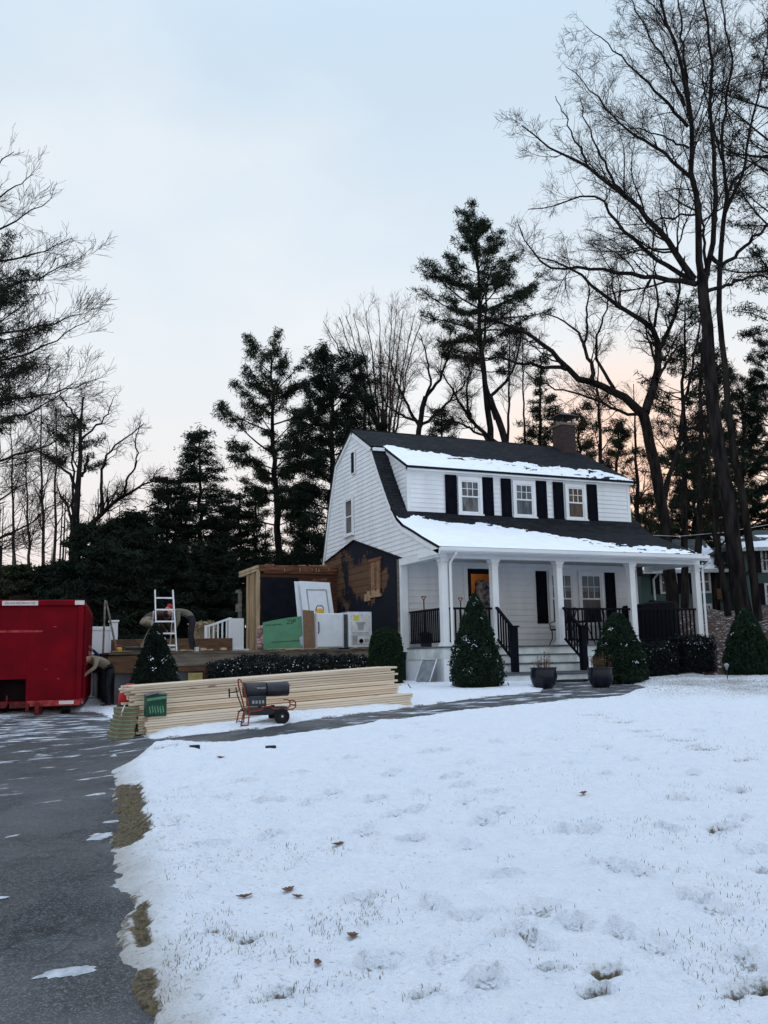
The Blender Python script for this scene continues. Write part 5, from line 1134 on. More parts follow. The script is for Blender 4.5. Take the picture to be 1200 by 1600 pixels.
# dry pampas grass
t=thing('pampas_grass',(float(atY(318,1000,7.6)[0]),7.6,-.35),'clump of dry tan pampas grass behind the platform','ornamental grass'); rs=np.random.RandomState(8); N=900
B=np.stack([rs.normal(0,.09,N),rs.normal(0,.08,N),rs.uniform(0,.05,N)],1); hh=rs.uniform(.45,1.2,N); T=B+np.stack([B[:,0]*.5+rs.normal(0,.07,N),rs.normal(0,.1,N),hh],1)
w_=np.array([.012,0,0]); V=np.concatenate([B-w_,B+w_,T+w_*.7,T-w_*.7]); i=np.arange(N); mesh_np('blades',V,[np.stack([i,i+N,i+2*N,i+3*N],1)],M['pampas'],t,local=True)
P=T[hh>1.0]; P=np.repeat(P,8,axis=0)+rs.normal(0,.035,(len(P)*8,3)); V,F=leaves(P,.05,rs); mesh_np('plumes',V,[F],M['pampas'],t,local=True)
# ================================================================== PEOPLE
def person(loc,rz,J,label,shirt,pants,cap=None,scale=1.,hair=True):
    """J: joints, local metres: x forward, y left. Body grown as one skinned surface, clothing as material zones of that surface"""
    t=thing('person',loc,label,'person',rz=rz)
    V=[];E=[];R=[];Z=[]
    def add(p,r,par,zone):
        V.append(Vector(p)*scale); R.append(r*scale if not hasattr(r,'__len__') else (r[0]*scale,r[1]*scale)); Z.append(zone)
        if par is not None: E.append((par,len(V)-1))
        return len(V)-1
    pel=add(J['pelvis'],(.155,.125),None,'p'); sp=add(J['spine'],(.150,.115),pel,'s'); ch=add(J['chest'],(.165,.125),sp,'s'); nk=add(J['neckbase'],(.095,.085),ch,'s')
    n2=add(J['neck'],.055,nk,'k'); h1=add(J['head1'],(.078,.085),n2,'k'); h2=add(J['head2'],(.085,.10),h1,'k'); h3=add(J['head3'],(.06,.07),h2,'k')
    for s,sy in (('L',1),('R',-1)):
        hp=add(J['hip'+s],(.095,.10),pel,'p'); kn=add(J['knee'+s],.068,hp,'p'); ca=add((Vector(J['knee'+s])*.6+Vector(J['ankle'+s])*.4),.062,kn,'p'); an=add(J['ankle'+s],.046,ca,'p')
        d=Vector(J['toe'+s])-Vector(J['ankle'+s]); he=add(Vector(J['ankle'+s])+Vector((0,0,-.045)),.045,an,'b'); to=add(J['toe'+s],(.042,.03),he,'b')
        sh=add(J['sho'+s],.072,ch,'s'); el=add(J['elb'+s],.050,sh,'s'); wr=add(J['wri'+s],.033,el,'s')
        w=Vector(J['wri'+s]); e=Vector(J['elb'+s]); f=(w-e).normalized(); side=f.cross(Vector((1,0,.3))).normalized(); curl=side.cross(f).normalized()
        hd=add(w+f*.03,(.026,.022),wr,'h'); pm=add(w+f*.085,(.040,.018),hd,'h')
        for k in range(4):
            o=side*(-.030+.020*k); l=(.030,.036,.034,.026)[k]
            a=add(w+f*.10+o,.0105,pm,'h'); b_=add(w+f*(.10+l)+o+curl*.008,.0095,a,'h'); add(w+f*(.10+l*1.75)+o*1.05+curl*.026,.008,b_,'h')
        a=add(w+f*.055-side*.040,.012,hd,'h'); add(w+f*.095-side*.062+curl*.012,.0095,a,'h')
    me=bpy.data.meshes.new('body'); me.from_pydata([tuple(v) for v in V],E,[]); o=bpy.data.objects.new('tmp',me); COL.objects.link(o)
    sk=o.modifiers.new('s','SKIN'); sk.use_smooth_shade=True; me=o.data
    if not me.skin_vertices: me.skin_vertices.new()
    for i,v in enumerate(me.skin_vertices[0].data):
        r=R[i]; v.radius=r if hasattr(r,'__len__') else (r,r); v.use_root=(i==0)
    su=o.modifiers.new('u','SUBSURF'); su.levels=2; su.render_levels=2
    dg=bpy.context.evaluated_depsgraph_get(); m2=bpy.data.meshes.new_from_object(o.evaluated_get(dg)); bpy.data.objects.remove(o)
    m2.name='body'; m2.materials.clear()
    zones={'s':0,'p':1,'k':2,'h':2,'b':3}
    for m in (shirt,pants,M['skin'],M['boot']): m2.materials.append(m)
    segs=[(np.array(V[a]),np.array(V[b]),Z[b]) for a,b in E]
    A_=np.array([s[0] for s in segs]);B_=np.array([s[1] for s in segs])
    for p in m2.polygons:
        c=np.array(p.center); d=B_-A_; tt=np.clip(((c-A_)*d).sum(1)/((d*d).sum(1)+1e-9),0,1); q=np.linalg.norm(c-A_-d*tt[:,None],axis=1); k=int(q.argmin()); zz=segs[k][2]
        if zz=='s' and segs[k][1] is not None and k==0: pass
        p.material_index=zones[zz]; p.use_smooth=True
    link('body',m2,t,local=True)
    H1,H2,H3=[Vector(J[k])*scale for k in ('head1','head2','head3')]; ax=(H3-H1).normalized(); fwd=Vector(J['face']).normalized(); fwd=(fwd-ax*fwd.dot(ax)).normalized(); lat=ax.cross(fwd)
    b=MB()  # nose, brows, mouth, ears, eyes as small reliefs on the head
    def lump(c,rx,ry,rz_,m=0):
        n0=len(b.v)
        for i in range(7):
            th_=PI*i/6
            for k in range(8):
                ph=2*PI*k/8; p=c+lat*(rx*math.sin(th_)*math.cos(ph))+fwd*(ry*math.sin(th_)*math.sin(ph))+ax*(rz_*math.cos(th_)); b.v.append(tuple(p))
        for i in range(6):
            for k in range(8): a=n0+i*8+k;c2=n0+i*8+(k+1)%8; b.f.append((a,c2,c2+8,a+8)); b.m.append(m)
    hc=H2
    lump(hc+fwd*.10,.012,.022,.026); lump(hc+lat*.083-ax*.0,.010,.018,.028); lump(hc-lat*.083,.010,.018,.028); lump(hc+fwd*.088-ax*.045,.024,.010,.007,1)
    for s in(-1,1): lump(hc+fwd*.088+lat*s*.032+ax*.028,.012,.008,.007,1)
    b.build('face',[M['skin'],M['hair']],t,smooth=True,local=True)
    b=MB(); n0=0; cm=cap or M['hair']
    for i in range(8):
        th_=(PI*.56)*i/7
        for k in range(16):
            ph=2*PI*k/16; rr_=.104 if cap else .101
            p=hc+ax*.022+lat*(rr_*.90*math.sin(th_)*math.cos(ph))+fwd*(rr_*1.04*math.sin(th_)*math.sin(ph)-.008)+ax*(rr_*1.0*math.cos(th_)); b.v.append(tuple(p))
    for i in range(7):
        for k in range(16): a=i*16+k;c2=i*16+(k+1)%16; b.f.append((a,c2,c2+16,a+16)); b.m.append(0)
    if cap: b.obox(hc+fwd*.15+ax*.04,tuple(fwd*.055),tuple(lat*.065),tuple(ax*.006))
    b.build('cap' if cap else 'hair',cm,t,smooth=True,local=True)
    return t
def bend(lean,hunch=.25,reach=(.25,-.45),knee=.06,hip=.90,spread=.14,step=.0,headdrop=.1,reachR=None):
    """standing person bent forward at the hips by lean radians"""
    c,s=math.cos(lean),math.sin(lean); p=Vector((0,0,hip)); up=Vector((s,0,c)); up2=Vector((math.sin(lean+hunch),0,math.cos(lean+hunch)))
    J=dict(pelvis=p,spine=p+up*.19,chest=p+up*.19+up2*.21); ch=J['chest']; nb=ch+up2*.13; J['neckbase']=nb; un=Vector((math.sin(lean+hunch+headdrop),0,math.cos(lean+hunch+headdrop)))
    J['neck']=nb+un*.08; J['head1']=nb+un*.13; J['head2']=nb+un*.20; J['head3']=nb+un*.275; J['face']=un.cross(Vector((0,1,0)))*-1 if False else Vector((un.z,0,-un.x))
    for q,sy in (('L',1),('R',-1)):
        st=step*sy; J['hip'+q]=p+Vector((0,.10*sy,-.06)); J['knee'+q]=Vector((knee+st*.5,spread*sy,hip*.52)); J['ankle'+q]=Vector((-.02+st,spread*1.1*sy,.085)); J['toe'+q]=Vector((.15+st,spread*1.25*sy,.032))
        sh=ch+up2*.07+Vector((0,.185*sy,0)); J['sho'+q]=sh; r=reach if (q=='L' or reachR is None) else reachR
        w=sh+Vector((r[0],-.03*sy,r[1])); m=(sh+w)/2+Vector((-.05,.06*sy,-.02)); J['elb'+q]=m; J['wri'+q]=w
    return J
person((-5.33,3.1,0.0),PI-.12,bend(.62,.80,(.10,-.50),.05,.86,.13,.05,.45),'worker in a khaki sweater and dark trousers bent over on the platform beside the ladder',M['olive'],M['pants'],scale=.93)
Jk=bend(1.05,.35,(.22,-.42),.22,.56,.16,.05,-.5)
for q in 'LR': Jk['knee'+q]=Vector((.30,.16*(1 if q=='L' else -1),.42)); Jk['ankle'+q]=Vector((.0,.18*(1 if q=='L' else -1),.085)); Jk['toe'+q]=Vector((.16,.2*(1 if q=='L' else -1),.03))
Jk={k:(v+Vector((0,0,.25)) if not(k.startswith('ankle') or k.startswith('toe')) else v) for k,v in Jk.items()}; Jk['face']=Vector((.6,0,-.5))
person((-6.42,3.6,0.0),.25,Jk,'worker in a red cap crouching behind the ladder',M['boot'],M['khaki'],cap=M['capred'])
pz=float(gb(-7.35,2.35)); 
person((-7.42,2.2,pz),PI+.5,bend(1.02,.35,(.22,-.30),.05,.90,.11,.06,.35),'worker in a tan jacket bent over beside the dumpster',M['khaki'],M['pants'],scale=1.02)
J4=bend(.62,.25,(.10,.22),.08,.86,.12,.05,.1,reachR=(.18,-.25))
person((-7.35,3.35,pz),PI+.35,J4,'worker in navy blue reaching up to the dumpster side behind the tan jacket',M['navy'],M['pants'],scale=.92)
# ================================================================== NEIGHBOUR HOUSE
rzN=-math.radians(23.479)
def nloc(px,py,D): 
    p=atD(px,py,D); return p
o0=nloc(1005,963,44.); NZ=float(gb(*nloc(1107,963,44)[:2]))
nb_=thing('neighbour_house',(o0[0],o0[1],NZ),'dark green clapboard neighbour house with black shutters behind the trees at right','house',rz=rzN)
def nu(px,D=44.): return (px-1005)/CF*D*1.0   # metres along the front
E1=3.62-NZ; E2=4.5-NZ
b=MB(); laps(b,('y',0),-1,.55,E1,lambda z:0,lambda z:nu(1142),.16); laps(b,('y',-1.0),-1,.55,E2,lambda z:nu(1142),lambda z:nu(1270),.16); b.build('clapboards',M['nhouse'],nb_,local=True,recalc=False)
b=MB(); b.box(0,nu(1142),.004,7,-1.,E1); b.box(nu(1142),nu(1270),-.996,7,-1.,E2); b.build('wall',M['nhouse'],nb_,local=True)
MB().box(-.01,nu(1142),-.02,.0,-1.,.55).box(nu(1142)-.0,nu(1270),-1.02,-.996,-1.,.55).build('foundation',M['conc'],nb_,local=True)
b=MB(); b.prism([(-.5,E1),(3.2,E1+1.9),(7.4,E1),(7.4,E1-.12),(3.2,E1+1.75),(-.5,E1-.12)],lambda u,v,s:(-.4+(nu(1142)+.4)*s,u,v))
xx0,xx1=nu(1142)-.5,nu(1275); R_=[(xx0,-1.5,E2),(xx1,-1.5,E2),(xx1,7,E2),(xx0,7,E2),(xx0+3.,2.6,E2+1.35),(xx1,2.6,E2+1.35)]
b.add(R_+[(a,b_,c-.12) for a,b_,c in R_],[(0,1,5,4),(3,0,4),(2,3,4,5),(6,10,11,7),(9,10,6),(8,11,10,9),(0,6,7,1),(3,9,6,0)]); b.build('roof',M['nroof'],nb_,local=True)
b=MB(); b.box(-.45,nu(1142)-.02,-.58,-.501,E1-.16,E1+.0); b.box(nu(1142)-.5,xx1,-1.58,-1.501,E2-.16,E2+.0); b.tube([(nu(1029),-.55,E1-.1),(nu(1024),-.08,E1-.4),(nu(1025),-.07,.0)],.06,5); b.build('gutter',M['dimwhite'],nb_,local=True)
def nwin(x0,x1,z0,z1,Yp,sh=True):
    b=MB(); t_=.10; b.box(x0-t_,x0,Yp-.06,Yp-.022,z0-t_,z1+t_); b.box(x1,x1+t_,Yp-.06,Yp-.022,z0-t_,z1+t_); b.box(x0,x1,Yp-.06,Yp-.022,z1,z1+t_); b.box(x0,x1,Yp-.06,Yp-.022,z0-t_,z0); b.box(x0,x1,Yp-.055,Yp-.03,(z0+z1)/2-.03,(z0+z1)/2+.03); b.box((x0+x1)/2-.025,(x0+x1)/2+.025,Yp-.054,Yp-.031,z0,z1)
    f=b.build('window',M['dimwhite'],nb_,local=True); MB().box(x0,x1,Yp-.03,Yp-.022,z0,z1).build('pane',M['glass'],f,local=True)
    if sh:
        for a,c in ((x0-t_-.42,x0-t_-.02),(x1+t_+.02,x1+t_+.42)): MB().box(a,c,Yp-.05,Yp-.022,z0-t_,z1+t_).build('shutter',M['black'],nb_,local=True)
nwin(nu(1037),nu(1058),1.15,2.05,0.); nwin(nu(1097),nu(1110),1.15,2.05,0.); nwin(nu(1184),nu(1194),2.0,2.95,-1.); nwin(nu(1102),nu(1109),.1,.45,-.0,False); nwin(nu(1186),nu(1196),.5,1.3,-1.)
MB().box(nu(1120),nu(1132),-.20,-.025,.75,1.25).build('meter_box',M['beam_brown'],nb_,local=True)
# snow left on the neighbour's roofs
rs=np.random.RandomState(12)
def nsnow(x0,x1,y0,z0,y1,z1,seed,cov,lb):
    nu_,nv_=120,50; U,Vv=np.meshgrid(np.linspace(0,1,nu_),np.linspace(0,1,nv_)); Xx=x0+(x1-x0)*U; m=fbm(Xx*.8,Vv*4,1.3,4,seed)+cov*(1-Vv)-.55; hh=.07*ss(0,.06,m)-.05
    Pn=np.stack([Xx,y0+(y1-y0)*Vv,z0+(z1-z0)*Vv+hh],-1).reshape(-1,3); ii,jj=np.meshgrid(np.arange(nv_-1),np.arange(nu_-1),indexing='ij'); a=(ii*nu_+jj).ravel()
    hm=hh.ravel(); a=a[np.maximum.reduce([hm[a],hm[a+1],hm[a+nu_],hm[a+nu_+1]])>-.049]
    c,s=math.cos(rzN),math.sin(rzN); W=np.stack([Pn[:,0]*c-Pn[:,1]*s+o0[0],Pn[:,0]*s+Pn[:,1]*c+o0[1],Pn[:,2]+NZ],1)
    o=mesh_np('roof_snow',W,[np.stack([a,a+1,a+nu_+1,a+nu_],1)],M['snow'],smooth=True); tag(o,lb,'snow',kind='stuff')
nsnow(-.4,nu(1140),-.5,E1,3.2,E1+1.9,31,.22,'patchy snow on the lower roof of the green neighbour house'); nsnow(nu(1142)-.3,xx1,-1.5,E2,1.2,E2+.9,35,.35,'snow along the eave of the taller roof of the green neighbour house')
# overhead wire and service drop
o=MB().tube([tuple(atD(985,835,30)),tuple(atD(1060,838,31)),tuple(atD(1130,832,33)),tuple(atD(1205,819,36))],.008,5).build('overhead_wire',M['alu']); tag(o,'thin overhead wire crossing the trees right of the house','wire')
# ================================================================== TREES
def tubes(groups,s_of):
    Vs=[];Fs=[];b=0
    for P,R in groups:
        N,n,_=P.shape
        if N==0: continue
        s=s_of(float(R.max())); T=np.gradient(P,axis=1); T/=np.linalg.norm(T,axis=2,keepdims=True)+1e-9
        ov=P[:,-1]-P[:,0]; ov/=np.linalg.norm(ov,axis=1,keepdims=True)+1e-9
        ref=np.where(np.abs(ov[:,2:3])>.8,np.array([[1.,0,0]]),np.array([[0,0,1.]]))[:,None,:]
        A_=np.cross(T,np.broadcast_to(ref,T.shape)); A_/=np.linalg.norm(A_,axis=2,keepdims=True)+1e-9; B_=np.cross(T,A_)
        an=np.arange(s)*2*PI/s; V=P[:,:,None,:]+(A_[:,:,None,:]*np.cos(an)[None,None,:,None]+B_[:,:,None,:]*np.sin(an)[None,None,:,None])*R[:,:,None,None]
        Vs.append(V.reshape(-1,3)); i=np.arange(N)[:,None,None]*n*s; j=np.arange(n-1)[None,:,None]*s; k=np.arange(s)[None,None,:]; k2=(k+1)%s
        F=np.stack([i+j+k,i+j+k2,i+j+s+k2,i+j+s+k],-1).reshape(-1,4)+b; Fs.append(F); b+=N*n*s
    return np.concatenate(Vs),[np.concatenate(Fs)]
def unit(v): return v/(np.linalg.norm(v,axis=-1,keepdims=True)+1e-9)
def grow(P0,D0,Ln,R0,n,wob,up,rs,tip=.25,droop=0.):
    N=len(P0); P=np.zeros((N,n,3)); P[:,0]=P0; d=unit(D0); st=(Ln/(n-1))[:,None]
    for k in range(1,n):
        d=unit(d+rs.normal(0,wob,(N,3))+np.array([0,0,up-droop*k/n])); P[:,k]=P[:,k-1]+d*st
    R=R0[:,None]*np.linspace(1,tip,n)[None,:]; return P,R
def spawn(P,R,k,ang,lf,rs,n=6,wob=.18,up=.04,tmin=.2,rf=.55,tip=.3,minlen=.15,tpow=1.,lenabs=None):
    N,m,_=P.shape; _l=np.linalg.norm(np.diff(P,axis=1),axis=2).sum(1); idx=np.sort(rs.choice(N,N*k,p=(lambda w:w/w.sum())(_l*(.45+np.linalg.norm((P[:,-1]-P[:,0])[:,:2],axis=1)/(_l+1e-6))))); t=tmin+(1-tmin)*rs.rand(N*k)**tpow; f=t*(m-1); i=np.minimum(f.astype(int),m-2); fr=(f-i)[:,None]
    p=P[idx,i]*(1-fr)+P[idx,i+1]*fr; T=unit(P[idx,i+1]-P[idx,i]); r=(R[idx,i]*(1-fr[:,0])+R[idx,i+1]*fr[:,0])*rf*rs.uniform(.6,1.,N*k)
    q=unit(np.cross(T,rs.normal(size=(N*k,3)))); a=rs.normal(ang,.2,N*k)[:,None]; D=T*np.cos(a)+q*np.sin(a)
    pl=np.minimum(np.linalg.norm(P[idx,-1]-P[idx,0],axis=1),_l.mean()*2.2); Ln=np.maximum(pl*lf*(1.15-.75*t)*rs.uniform(.55,1.25,N*k),minlen)
    if lenabs is not None: Ln=lenabs*rs.uniform(.6,1.4,N*k)
    return grow(p,D,Ln,r,n,wob,up,rs,tip)
def bare_tree(name,label,limbs,seed,levels,mbark='bark',mtwig='twig',cat='bare tree',base=None,group=None):
    """limbs: list of (points 3D, r0, r1)"""
    rs=np.random.RandomState(seed); L0=[]
    for pts,r0,r1 in limbs:
        P=np.array(pts,float); s=np.concatenate([[0],np.cumsum(np.linalg.norm(np.diff(P,axis=0),axis=1))]); s/=s[-1]; tt=np.linspace(0,1,16)
        Q=np.stack([np.interp(tt,s,P[:,k]) for k in range(3)],1); Q[1:-1]=Q[1:-1]*.5+.25*(Q[:-2]+Q[2:]); Q[1:-1]+=rs.normal(0,.03,(14,3)); L0.append((Q,r0+(r1-r0)*tt**.9))
    P=np.array([q for q,_ in L0]);R=np.array([r for _,r in L0]); bp=base if base is not None else tuple(P[0,0])
    t=thing(name,bp,label,cat,group)
    V,F=tubes([(P[i:i+1],R[i:i+1]) for i in range(len(P))],lambda r:14 if r>.12 else 8); mesh_np('trunk',V,F,M[mbark],t,smooth=True)
    groups=[];cur=(P[levels[0].get('skip',0):],R[levels[0].get('skip',0):]); 
    for lv in levels:
        kw={k:v for k,v in lv.items() if k!='skip'}; cur=spawn(cur[0],cur[1],rs=rs,**kw); cur=(cur[0],np.maximum(cur[1],.0042)); groups.append(cur)
    V,F=tubes(groups,lambda r:6 if r>.05 else (4 if r>.02 else 3)); mesh_np('crown',V,F,M[mtwig],t)
    return t
def PX(L_,D,dd=None):
    """pixel polyline at distance D (m ahead), with a depth drift dd"""
    n=len(L_); return [atD(x,y,D+(dd or 0.)*i/max(1,n-1)) for i,(x,y) in enumerate(L_)]
def px2m(w,D): return w/CF*D/2
# --- big oak at right, D ~ 28
D=28.; rs0=np.random.RandomState(3)
bk=lambda L_,dd,w0,w1,off=0.: (PX(L_,D+off,dd),px2m(w0,D),px2m(w1,D))
limbs=[bk([(1178,1060),(1170,1000),(1165,955),(1153,900),(1144,835),(1128,726),(1115,654),(1108,563),(1100,454),(1097,429)],0,28,17),
 bk([(1097,440),(1093,385),(1088,332),(1083,262),(1079,210),(1076,175),(1067,115),(1053,63),(1039,28),(1022,-15),(1010,-60)],-1,12,3),
 bk([(1076,180),(1074,140),(1068,80),(1062,20),(1058,-50)],1.5,6,2.),
 bk([(1100,450),(1107,427),(1114,367),(1118,332),(1119,280),(1116,245),(1110,200),(1109,168),(1112,87),(1107,42),(1095,-10),(1090,-60)],1,10,2.5),
 bk([(1084,436),(1067,416),(1046,378),(1032,357),(1004,332),(976,308),(948,283),(920,262),(885,248),(850,224),(815,196)],-3,12,1.6),
 bk([(922,263),(905,230),(893,205),(880,175),(868,150)],-.5,4,1.,-2.4), bk([(976,308),(950,270),(930,225),(915,190),(905,150)],1,5,1.2,-1.6),
 bk([(1084,440),(1055,422),(1025,406),(990,378),(970,358),(958,343),(948,318),(930,303),(905,302),(880,318),(857,329),(825,327)],2.,9,1.4),
 bk([(1088,444),(1053,437),(997,430),(948,422),(920,416),(895,416),(857,423),(835,405),(822,385),(810,350)],-2,10,1.2),
 bk([(1080,278),(1062,262),(1039,241),(1018,225),(997,217),(975,200),(962,189),(945,165),(934,150),(909,126),(885,105)],3,7,1.2),
 bk([(1075,198),(1053,175),(1025,140),(1008,125),(993,115),(969,84),(950,68),(937,59),(915,40)],-2,6,1.),
 bk([(1076,231),(1046,217),(1010,205),(980,196),(955,188)],2,4,1.), bk([(1070,165),(1055,130),(1042,105),(1018,59),(1000,30),(985,0),(978,-30)],1.5,5,1.4),
 bk([(1050,60),(1030,20),(1005,-5),(985,-40)],-1,3.5,1.2),
 bk([(1107,430),(1100,400),(1098,345),(1095,315),(1085,295),(1060,290),(1040,300)],2,6,1.5),
 bk([(1110,400),(1130,416),(1148,398),(1165,385),(1185,365),(1200,353),(1230,320)],-2,8,3), bk([(1105,455),(1130,448),(1158,436),(1182,430),(1215,436)],1.5,7,2.5), bk([(1088,335),(1050,338),(1020,345),(990,350),(960,350)],-1.5,4.,1.)]
bare_tree('oak_tree','huge bare oak towering over the right side with the thickest trunk beside the neighbour house',limbs,31,[dict(skip=1,k=15,ang=.75,lf=.33,n=8,wob=.16,up=.05,tmin=.12,rf=.45),dict(k=9,ang=.75,lf=.48,n=6,wob=.2,up=.04,rf=.6),dict(k=6,ang=.7,lf=.55,n=5,wob=.2,up=.03,rf=.7,minlen=.25)])
# --- second trunk close behind
D=30.
limbs=[bk([(1196,1045),(1188,975),(1182,943),(1175,871),(1160,780),(1147,700),(1139,654),(1132,560),(1128,509),(1122,436),(1126,402),(1130,360),(1133,332),(1137,301)],0,14,7),
 bk([(1136,303),(1128,245),(1130,196),(1135,157),(1144,105),(1142,70),(1132,35),(1122,-20)],-1.5,6,2),bk([(1137,300),(1145,285),(1158,266),(1182,252),(1205,240),(1240,215)],1,5,2),bk([(1133,332),(1150,300),(1165,250),(1172,200),(1185,150),(1195,90),(1200,30)],2,6,2),
 bk([(1128,250),(1118,210),(1105,170),(1098,120),(1085,60)],2,4,1.4)]
bare_tree('oak_tree','slimmer bare oak trunk rising just right of the huge oak',limbs,32,[dict(skip=1,k=14,ang=.7,lf=.33,n=7,wob=.16,up=.05,rf=.5),dict(k=7,ang=.7,lf=.5,n=6,wob=.2,rf=.6),dict(k=5,ang=.7,lf=.55,n=4,wob=.2,rf=.7,minlen=.25)])
# --- crooked oak behind the chimney side, D ~ 33
D=33.
limbs=[bk([(1060,1030),(1054,960),(1047,900),(1041,835),(1030,762),(1015,690),(1005,646)],0,21,16),
 bk([(1005,648),(983,625),(954,606),(925,597),(900,592),(885,577),(871,556),(849,534),(816,516),(780,505),(750,490)],-2,15,2.5),
 bk([(885,577),(868,575),(852,574),(832,570),(816,570),(780,556),(750,560),(720,552)],1.5,7,1.6,-1.2),bk([(925,597),(926,585),(925,574),(914,545),(905,520),(880,500),(850,490)],2,8,1.8,-.9),bk([(914,545),(918,515),(916,490),(922,460),(915,430)],-1,5,1.5,-.3),
 bk([(1008,645),(1012,632),(1026,592),(1030,563),(1030,538),(1023,509),(997,498),(985,492),(972,483),(939,458),(900,422),(870,412),(840,402)],2.,15,2),
 bk([(1029,545),(1045,515),(1060,480),(1062,440),(1070,400)],-1.5,8,2),bk([(1026,592),(1040,570),(1055,545),(1080,530)],1.5,6,2),bk([(1022,700),(1010,660),(1000,640)],.0,6,2),
 bk([(1035,790),(1060,690),(1070,620),(1085,560),(1095,500)],1.5,9,2.5),bk([(1023,510),(1028,470),(1020,430),(1030,390)],1,5,1.6),bk([(960,608),(930,560),(935,520),(950,480),(948,440)],1.5,6,1.5),
 bk([(972,483),(960,470),(955,440),(960,410)],.5,4,1.2),bk([(1006,650),(960,640),(920,620),(880,610),(850,600),(820,580)],-1.5,6,1.5)]
bare_tree('oak_tree','crooked bare oak with long twisted limbs reaching over the chimney',limbs,33,[dict(skip=1,k=12,ang=.8,lf=.30,n=7,wob=.22,up=.06,rf=.45),dict(k=7,ang=.8,lf=.5,n=6,wob=.24,rf=.6),dict(k=5,ang=.75,lf=.55,n=4,wob=.22,rf=.7,minlen=.3)])
# --- slender trunks in the right wood
def pole_tree(px,pb,pt,D,w0,w1,lean,seed,label,k=26,mbark='bark',lf=.22,name='bare_tree',up=.10,lv2=7,lv3=4,mt='twig',group='slender bare trees behind the house'):
    P=PX([(px,pb),(px+lean*.3,pb*.7+pt*.3),(px+lean*.55,pb*.45+pt*.55),(px+lean*.9,pb*.15+pt*.85),(px+lean,pt)],D)
    return bare_tree(name,label,[(P,px2m(w0,D),px2m(min(w1,1.2),D))],seed,[dict(k=k,ang=.65,lf=lf,n=7,wob=.12,up=up,tmin=.3,rf=.5,tpow=.8),dict(k=lv2,ang=.6,lf=.5,n=5,wob=.15,up=.05,rf=.6),dict(k=lv3,ang=.6,lf=.6,n=4,wob=.15,rf=.7,minlen=.35)],mbark=mbark,mtwig=mt,group=group)
D=31.
bare_tree('bare_tree','dark leaning trunk directly left of the huge oak in front of the neighbour house',[bk([(1147,1035),(1141,975),(1136,940),(1128,895),(1119,850),(1113,790),(1108,720),(1101,650)],0,13,3)],41,[dict(k=16,ang=.7,lf=.22,n=7,wob=.14,up=.04,tmin=.25,rf=.45),dict(k=7,ang=.6,lf=.5,n=5,wob=.18,rf=.6),dict(k=4,ang=.6,lf=.6,n=4,wob=.15,rf=.7,minlen=.3)])
pole_tree(946,900,560,40,13,4,-12,43,'slender bare trunk just right of the chimney',16)
pole_tree(1000,900,600,42,10,3,-10,44,'thin bare tree against the orange glow left of the crooked oak',18)
pole_tree(1090,900,420,38,12,3,10,45,'thin bare tree between the crooked oak and the huge oak',18)
pole_tree(790,760,490,42,6,2,8,46,'thin bare tree rising over the ridge left of the chimney',14)
pole_tree(822,760,520,44,5,1.5,-6,47,'thinnest bare tree just left of the chimney',14)
# pale vase shaped tree and the reddish one, behind the roof
D=46.
limbs=[bk([(604,900),(603,760),(600,690),(598,640)],0,11,8)]+[bk([(600,690+12*k),(600+dx*.25,640+8*k),(600+dx*.6,570),(600+dx,478+abs(dx)*.25)],(-1)**k*1.5,5,1.) for k,dx in enumerate((-95,-70,-48,-28,-8,12,30,48,60,-60,20))]
bare_tree('bare_tree','pale vase shaped bare tree behind the left end of the roof',limbs,51,[dict(skip=1,k=14,ang=.45,lf=.28,n=6,wob=.10,up=.10,rf=.5),dict(k=7,ang=.5,lf=.5,n=5,wob=.12,up=.07,rf=.6),dict(k=3,ang=.5,lf=.6,n=4,wob=.12,rf=.7,minlen=.4)],mbark='bark_grey',mtwig='twig_red')
D=43.
limbs=[bk([(650,900),(652,700),(655,660),(665,620)],0,12,8),bk([(655,665),(640,640),(620,600),(612,570),(600,545)],1,6,1.2),bk([(660,640),(672,600),(668,560),(655,520)],-1,6,1.2),bk([(664,622),(690,590),(700,555),(705,520),(715,500)],1,6,1.2),bk([(655,670),(690,640),(715,610),(735,590),(740,560)],-1,6,1.2),bk([(655,660),(630,650),(610,640),(590,610)],1,5,1.)]
bare_tree('bare_tree','reddish bare tree behind the middle of the roof',limbs,52,[dict(skip=1,k=15,ang=.6,lf=.36,n=6,wob=.16,up=.08,rf=.5),dict(k=8,ang=.6,lf=.5,n=5,wob=.16,up=.05,rf=.6),dict(k=4,ang=.6,lf=.6,n=4,wob=.15,rf=.7,minlen=.4)],mtwig='twig_red')
D=41.
limbs=[bk([(800,900),(796,740),(790,690),(775,650),(765,620)],0,15,10),bk([(775,655),(758,600),(752,560),(760,500),(757,420)],0,8,2),bk([(792,700),(768,690),(735,655),(715,625),(700,600),(680,570)],1,8,1.4),bk([(770,690),(740,672),(715,660),(690,655),(660,650)],-1,5,1.2),bk([(765,620),(790,600),(808,560),(815,530),(812,500)],1,6,1.4),bk([(735,655),(728,610),(735,580),(722,545)],-1,5,1.3)]
bare_tree('bare_tree','dark many limbed bare tree under the tall middle pine',limbs,53,[dict(skip=2,k=15,ang=.7,lf=.34,n=6,wob=.2,up=.05,rf=.5),dict(k=7,ang=.7,lf=.5,n=5,wob=.2,up=.03,rf=.6),dict(k=4,ang=.6,lf=.6,n=4,wob=.2,rf=.7,minlen=.35)])
